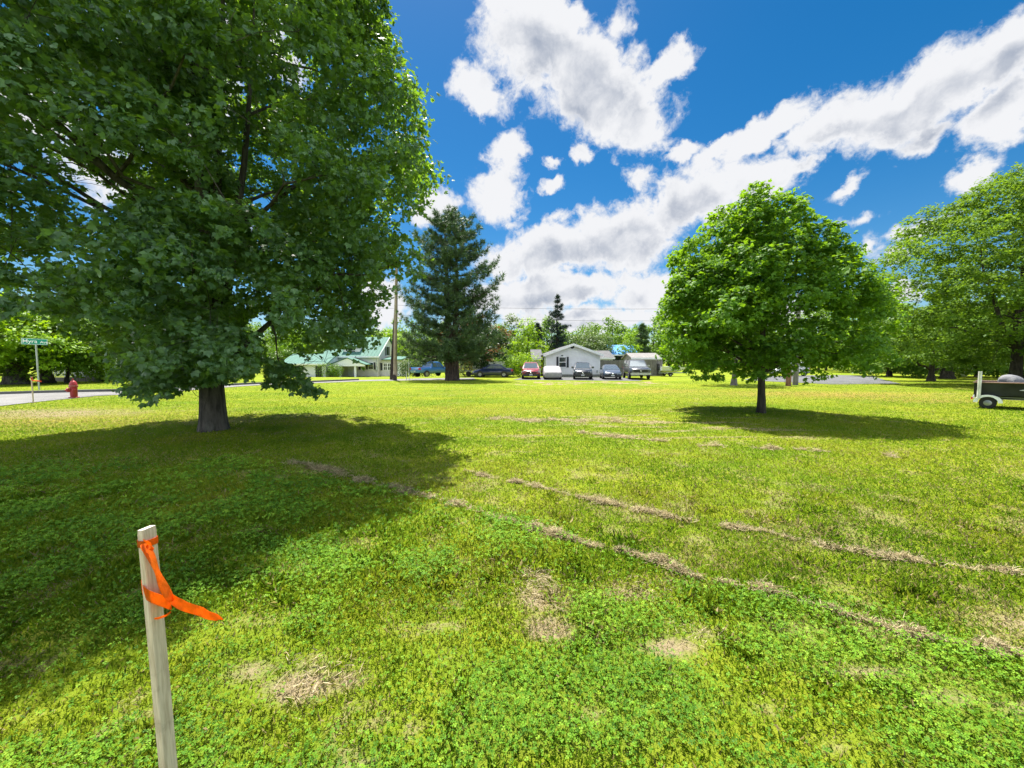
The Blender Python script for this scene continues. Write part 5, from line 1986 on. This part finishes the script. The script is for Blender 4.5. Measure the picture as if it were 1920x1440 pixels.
# ------------------------------------------------------------------ fire hydrant
q_ = gp(139, 746)
fh = thing('fire_hydrant', 'red fire hydrant at the edge of the road', 'fire hydrant', q_, rad(-30))
sc = 1.0
MB().lathe([(.17, -.1), (.17, .04), (.115, .05), (.115, .10), (.12, .12), (.118, .46), (.15, .47), (.15, .52), (.12, .525)], 20).build('barrel', 'hydrant_red', fh)
bn = MB().lathe([(.135, .527), (.135, .57), (.125, .60), (.105, .68), (.07, .74), (.035, .765), (.03, .80), (.001, .805)], 20).build('bonnet', 'hydrant_red', fh)
MB().lathe([(.03, .807), (.03, .85), (.001, .852)], 5).build('top_nut', 'hydrant_red', bn)
for ax_, s, rr_ in ((0, 1, .065), (0, -1, .065), (1, -1, .085)):
    d_ = .11 * s
    nz = MB().lathe([(rr_, d_), (rr_, d_ + s * .055)][::s], 14, (0, 0, .36), ax_).build('nozzle', 'hydrant_red', fh)
    MB().lathe([(rr_ * 1.12, d_ + s * .057), (rr_ * 1.12, d_ + s * .10), (rr_ * .4, d_ + s * .115), (rr_ * .38, d_ + s * .15)][::s], 8, (0, 0, .36), ax_).build('nozzle_cap', 'hydrant_red', nz)
bl = MB()
for k in range(8):
    a = k * math.pi / 4
    bl.lathe([(.016, .522), (.016, .545)], 6, (math.cos(a) * .138, math.sin(a) * .138, 0))
bl.build('flange_bolt', 'hydrant_cap', fh)
MB().lathe([(.142, .5255), (.150, .5265), (.150, .545), (.137, .546)], 20).build('reflective_band', 'hydrant_cap', fh)


# ------------------------------------------------------------------ survey stakes
def strip(mb, centre, width_dir, w, thick=.0006):
    """thin ribbon through centre points, width_dir per point"""
    vs, fs = [], []
    for p, d in zip(centre, width_dir):
        p, d = Vector(p), Vector(d).normalized() * (w / 2)
        vs += [p - d, p + d]
    n = len(centre)
    for i in range(n - 1):
        fs.append((2 * i, 2 * i + 1, 2 * i + 3, 2 * i + 2))
    return mb.add(vs, fs, True)


def ribbon_obj(mb, parent, material, thick=.0005):
    o = mb.build('flagging_ribbon', material, parent, recalc=False)
    s_ = o.modifiers.new('thickness', 'SOLIDIFY')
    s_.thickness = thick
    sb = o.modifiers.new('round', 'SUBSURF')
    sb.levels = sb.render_levels = 2
    return o


Yst = 1.02
top = at(275, 990, Yst)
low = at(316, 1440, Yst - .02)
dirn = (top - low).normalized()
base_ = low - dirn * ((low.z - 0.0) / dirn.z)
L_st = (top - base_).length
stake = thing('survey_stake', 'near wooden survey stake with bright orange ribbon in the foreground', 'stake', base_)
zq = dirn.to_track_quat('Z', 'Y')
# wide face turned to the camera, a little to its right
yaw_q = Matrix.Rotation(rad(22), 4, 'Z').to_quaternion()
stake.rotation_mode = 'QUATERNION'
stake.rotation_quaternion = zq @ yaw_q
ws, ds = .0385, .018
sm = MB()
lv = [-.15, .02, .25, .5, .75, L_st - .055, L_st - .012, L_st]
r = random.Random(2)
vs, fs = [], []
for z_ in lv:
    k_ = .93 if z_ == L_st else 1
    j = r.uniform(-.0006, .0006)
    bx = .0022
    pts = [(-ws / 2 + bx, -ds / 2), (ws / 2 - bx, -ds / 2), (ws / 2, -ds / 2 + bx), (ws / 2, ds / 2 - bx), (ws / 2 - bx, ds / 2), (-ws / 2 + bx, ds / 2), (-ws / 2, ds / 2 - bx), (-ws / 2, -ds / 2 + bx)]
    vs += [(x * k_ + j, y * k_ + j, z_) for x, y in pts]
for i in range(len(lv) - 1):
    for k in range(8):
        fs.append((i * 8 + k, i * 8 + (k + 1) % 8, (i + 1) * 8 + (k + 1) % 8, (i + 1) * 8 + k))
fs.append(tuple(range(len(lv) * 8 - 8, len(lv) * 8)))
sm.add(vs, fs)
post = sm.build('post', 'stake_wood', stake)
MB().add([(-ws / 2 * .9, -ds / 2 * .9, L_st + .0006), (ws / 2 * .9, -ds / 2 * .9, L_st + .0006), (ws / 2 * .9, ds / 2 * .9, L_st + .0006), (-ws / 2 * .9, ds / 2 * .9, L_st + .0006)], [(0, 1, 2, 3)]).build('sawn_end', 'stake_end', post)
# pencilled strokes on the wide face
pm = MB()
for (x0, z0, x1, z1) in ((-.006, -.352, .010, -.350), (.002, -.352, .003, -.375), (-.008, -.398, .010, -.396), (-.006, -.425, .008, -.419), (.008, -.419, .010, -.412), (-.006, -.425, -.004, -.432), (.012, -.345, .013, -.36)):
    d_ = Vector((x1 - x0, 0, z1 - z0)).normalized()
    n_ = Vector((-d_.z, 0, d_.x)) * .0006
    a_, b_ = Vector((x0, -ds / 2 - .0004, L_st + z0)), Vector((x1, -ds / 2 - .0004, L_st + z1))
    pm.add([a_ - n_, b_ - n_, b_ + n_, a_ + n_], [(0, 1, 2, 3)])
pm.build('pencil_mark', 'pencil', post)
# ribbon: a tight wrap under the top, a twisted tail falling from the knot, and a loose loop with a flying end
inv = stake.rotation_quaternion.to_matrix().to_4x4()
inv.translation = base_
inv = inv.inverted()
lo = lambda px, py, Y: inv @ at(px, py, Y)
zr = lambda py: (inv @ at(290, py, Yst)).z
rb = MB()
zw = zr(1014)
e_ = .0042
wrap = [(-ws / 2 - e_, -ds / 2 - e_), (0, -ds / 2 - e_ * 1.3), (ws / 2 + e_, -ds / 2 - e_), (ws / 2 + e_, ds / 2 + e_), (0, ds / 2 + e_), (-ws / 2 - e_, ds / 2 + e_), (-ws / 2 - e_, -ds / 2 - e_)]
wrap_m = MB()
strip(wrap_m, [(x, y, zw + .003 * math.sin(i)) for i, (x, y) in enumerate(wrap)], [(0, 0, 1)] * 7, .020)
ribbon_obj(wrap_m, stake, 'ribbon_orange')
Yf_ = Yst - .026
tail = MB()
cen = [lo(270, 1018, Yf_), lo(277, 1032, Yf_ - .004), lo(287, 1050, Yf_ - .006), lo(295, 1072, Yf_ - .01), lo(303, 1092, Yf_ - .008), lo(314, 1112, Yf_ - .002), lo(322, 1130, Yf_ + .004)]
wd = [(1, 0, .3), (1, .15, .35), (1, .3, .2), (.75, .55, .1), (.95, .2, .2), (1, .1, .30), (.9, .2, .5)]
strip(tail, cen, wd, .036)
ribbon_obj(tail, stake, 'ribbon_orange')
loop = MB()
cen = [lo(322, 1135, Yf_ + .006), lo(312, 1130, Yf_ - .004), lo(298, 1125, Yf_ - .008), lo(278, 1118, Yf_ - .009), lo(266, 1108, Yf_ + .004), lo(264, 1096, Yf_ + .03), lo(280, 1098, Yf_ + .045), lo(305, 1110, Yf_ + .04),
       lo(326, 1128, Yf_ + .012), lo(345, 1136, Yf_ + .004), lo(365, 1143, Yf_ + .014), lo(385, 1150, Yf_ + .002), lo(400, 1156, Yf_ + .012), lo(408, 1155, Yf_ - .004), lo(420, 1162, Yf_ + .004)]
wd = [(.15, 0, 1)] * 4 + [(.1, .1, 1)] * 3 + [(.15, 0, 1), (.1, 0, 1), (.15, .1, 1), (.2, -.3, 1), (.2, .3, 1), (.3, -.5, 1), (.5, .5, 1), (.6, .2, .8)]
strip(loop, cen, wd, .044)
for i_ in (-1, -2):
    a_, b_ = Vector(loop.v[2 * (len(cen) + i_)]), Vector(loop.v[2 * (len(cen) + i_) + 1])
    m_ = (a_ + b_) / 2
    k_ = .25 if i_ == -1 else .75
    loop.v[2 * (len(cen) + i_)] = tuple(m_ + (a_ - m_) * k_)
    loop.v[2 * (len(cen) + i_) + 1] = tuple(m_ + (b_ - m_) * k_)
ribbon_obj(loop, stake, 'ribbon_orange')
end = MB()
cen = [lo(322, 1146, Yf_), lo(314, 1153, Yf_ - .006), lo(304, 1157, Yf_ - .01), lo(296, 1160, Yf_ - .012), lo(288, 1160, Yf_ - .012)]
strip(end, cen, [(.3, .4, 1)] * 5, .009)
ribbon_obj(end, stake, 'ribbon_orange')

knot = MB()
cen = [lo(268, 1012, Yf_), lo(275, 1016, Yf_ - .007), lo(283, 1020, Yf_ - .002), lo(288, 1027, Yf_ - .008), lo(281, 1033, Yf_ - .010), lo(274, 1026, Yf_ - .006), lo(279, 1019, Yf_ - .011)]
strip(knot, cen, [(.2, .2, 1), (.5, -.4, .8), (.1, .5, 1), (1, .3, .2), (.4, -.5, .7), (.7, .4, .6), (.3, .2, 1)], .016)
ribbon_obj(knot, stake, 'ribbon_orange')

# the second stake, by the road
q_ = gp(62.5, 756)
s2 = thing('survey_stake', 'distant survey stake with pink ribbon beside the road edge', 'stake', q_)
h2 = at(62, 706, q_.y).z - q_.z
MB().box(-.022, .022, -.012, .012, -.1, h2).build('post', 'stake_wood', s2, .003)
rb = MB()
strip(rb, [(-.024, -.014, h2 - .06), (.024, -.014, h2 - .06), (.024, .014, h2 - .06), (-.024, .014, h2 - .06), (-.024, -.014, h2 - .06)], [(0, 0, 1)] * 5, .05)
strip(rb, [(.0, -.018, h2 - .06), (.03, -.03, h2 - .12), (.10, -.03, h2 - .16), (.20, -.02, h2 - .165), (.30, -.03, h2 - .17), (.40, -.02, h2 - .19)], [(.3, 0, 1), (.5, 0, 1), (.2, 0, 1), (.05, .3, 1), (.1, -.3, 1), (.2, 0, 1)], .045)
o = rb.build('flagging_ribbon', 'ribbon_pink', s2, recalc=False)
s_ = o.modifiers.new('thickness', 'SOLIDIFY')
s_.thickness = .001

bpy.context.view_layer.update()
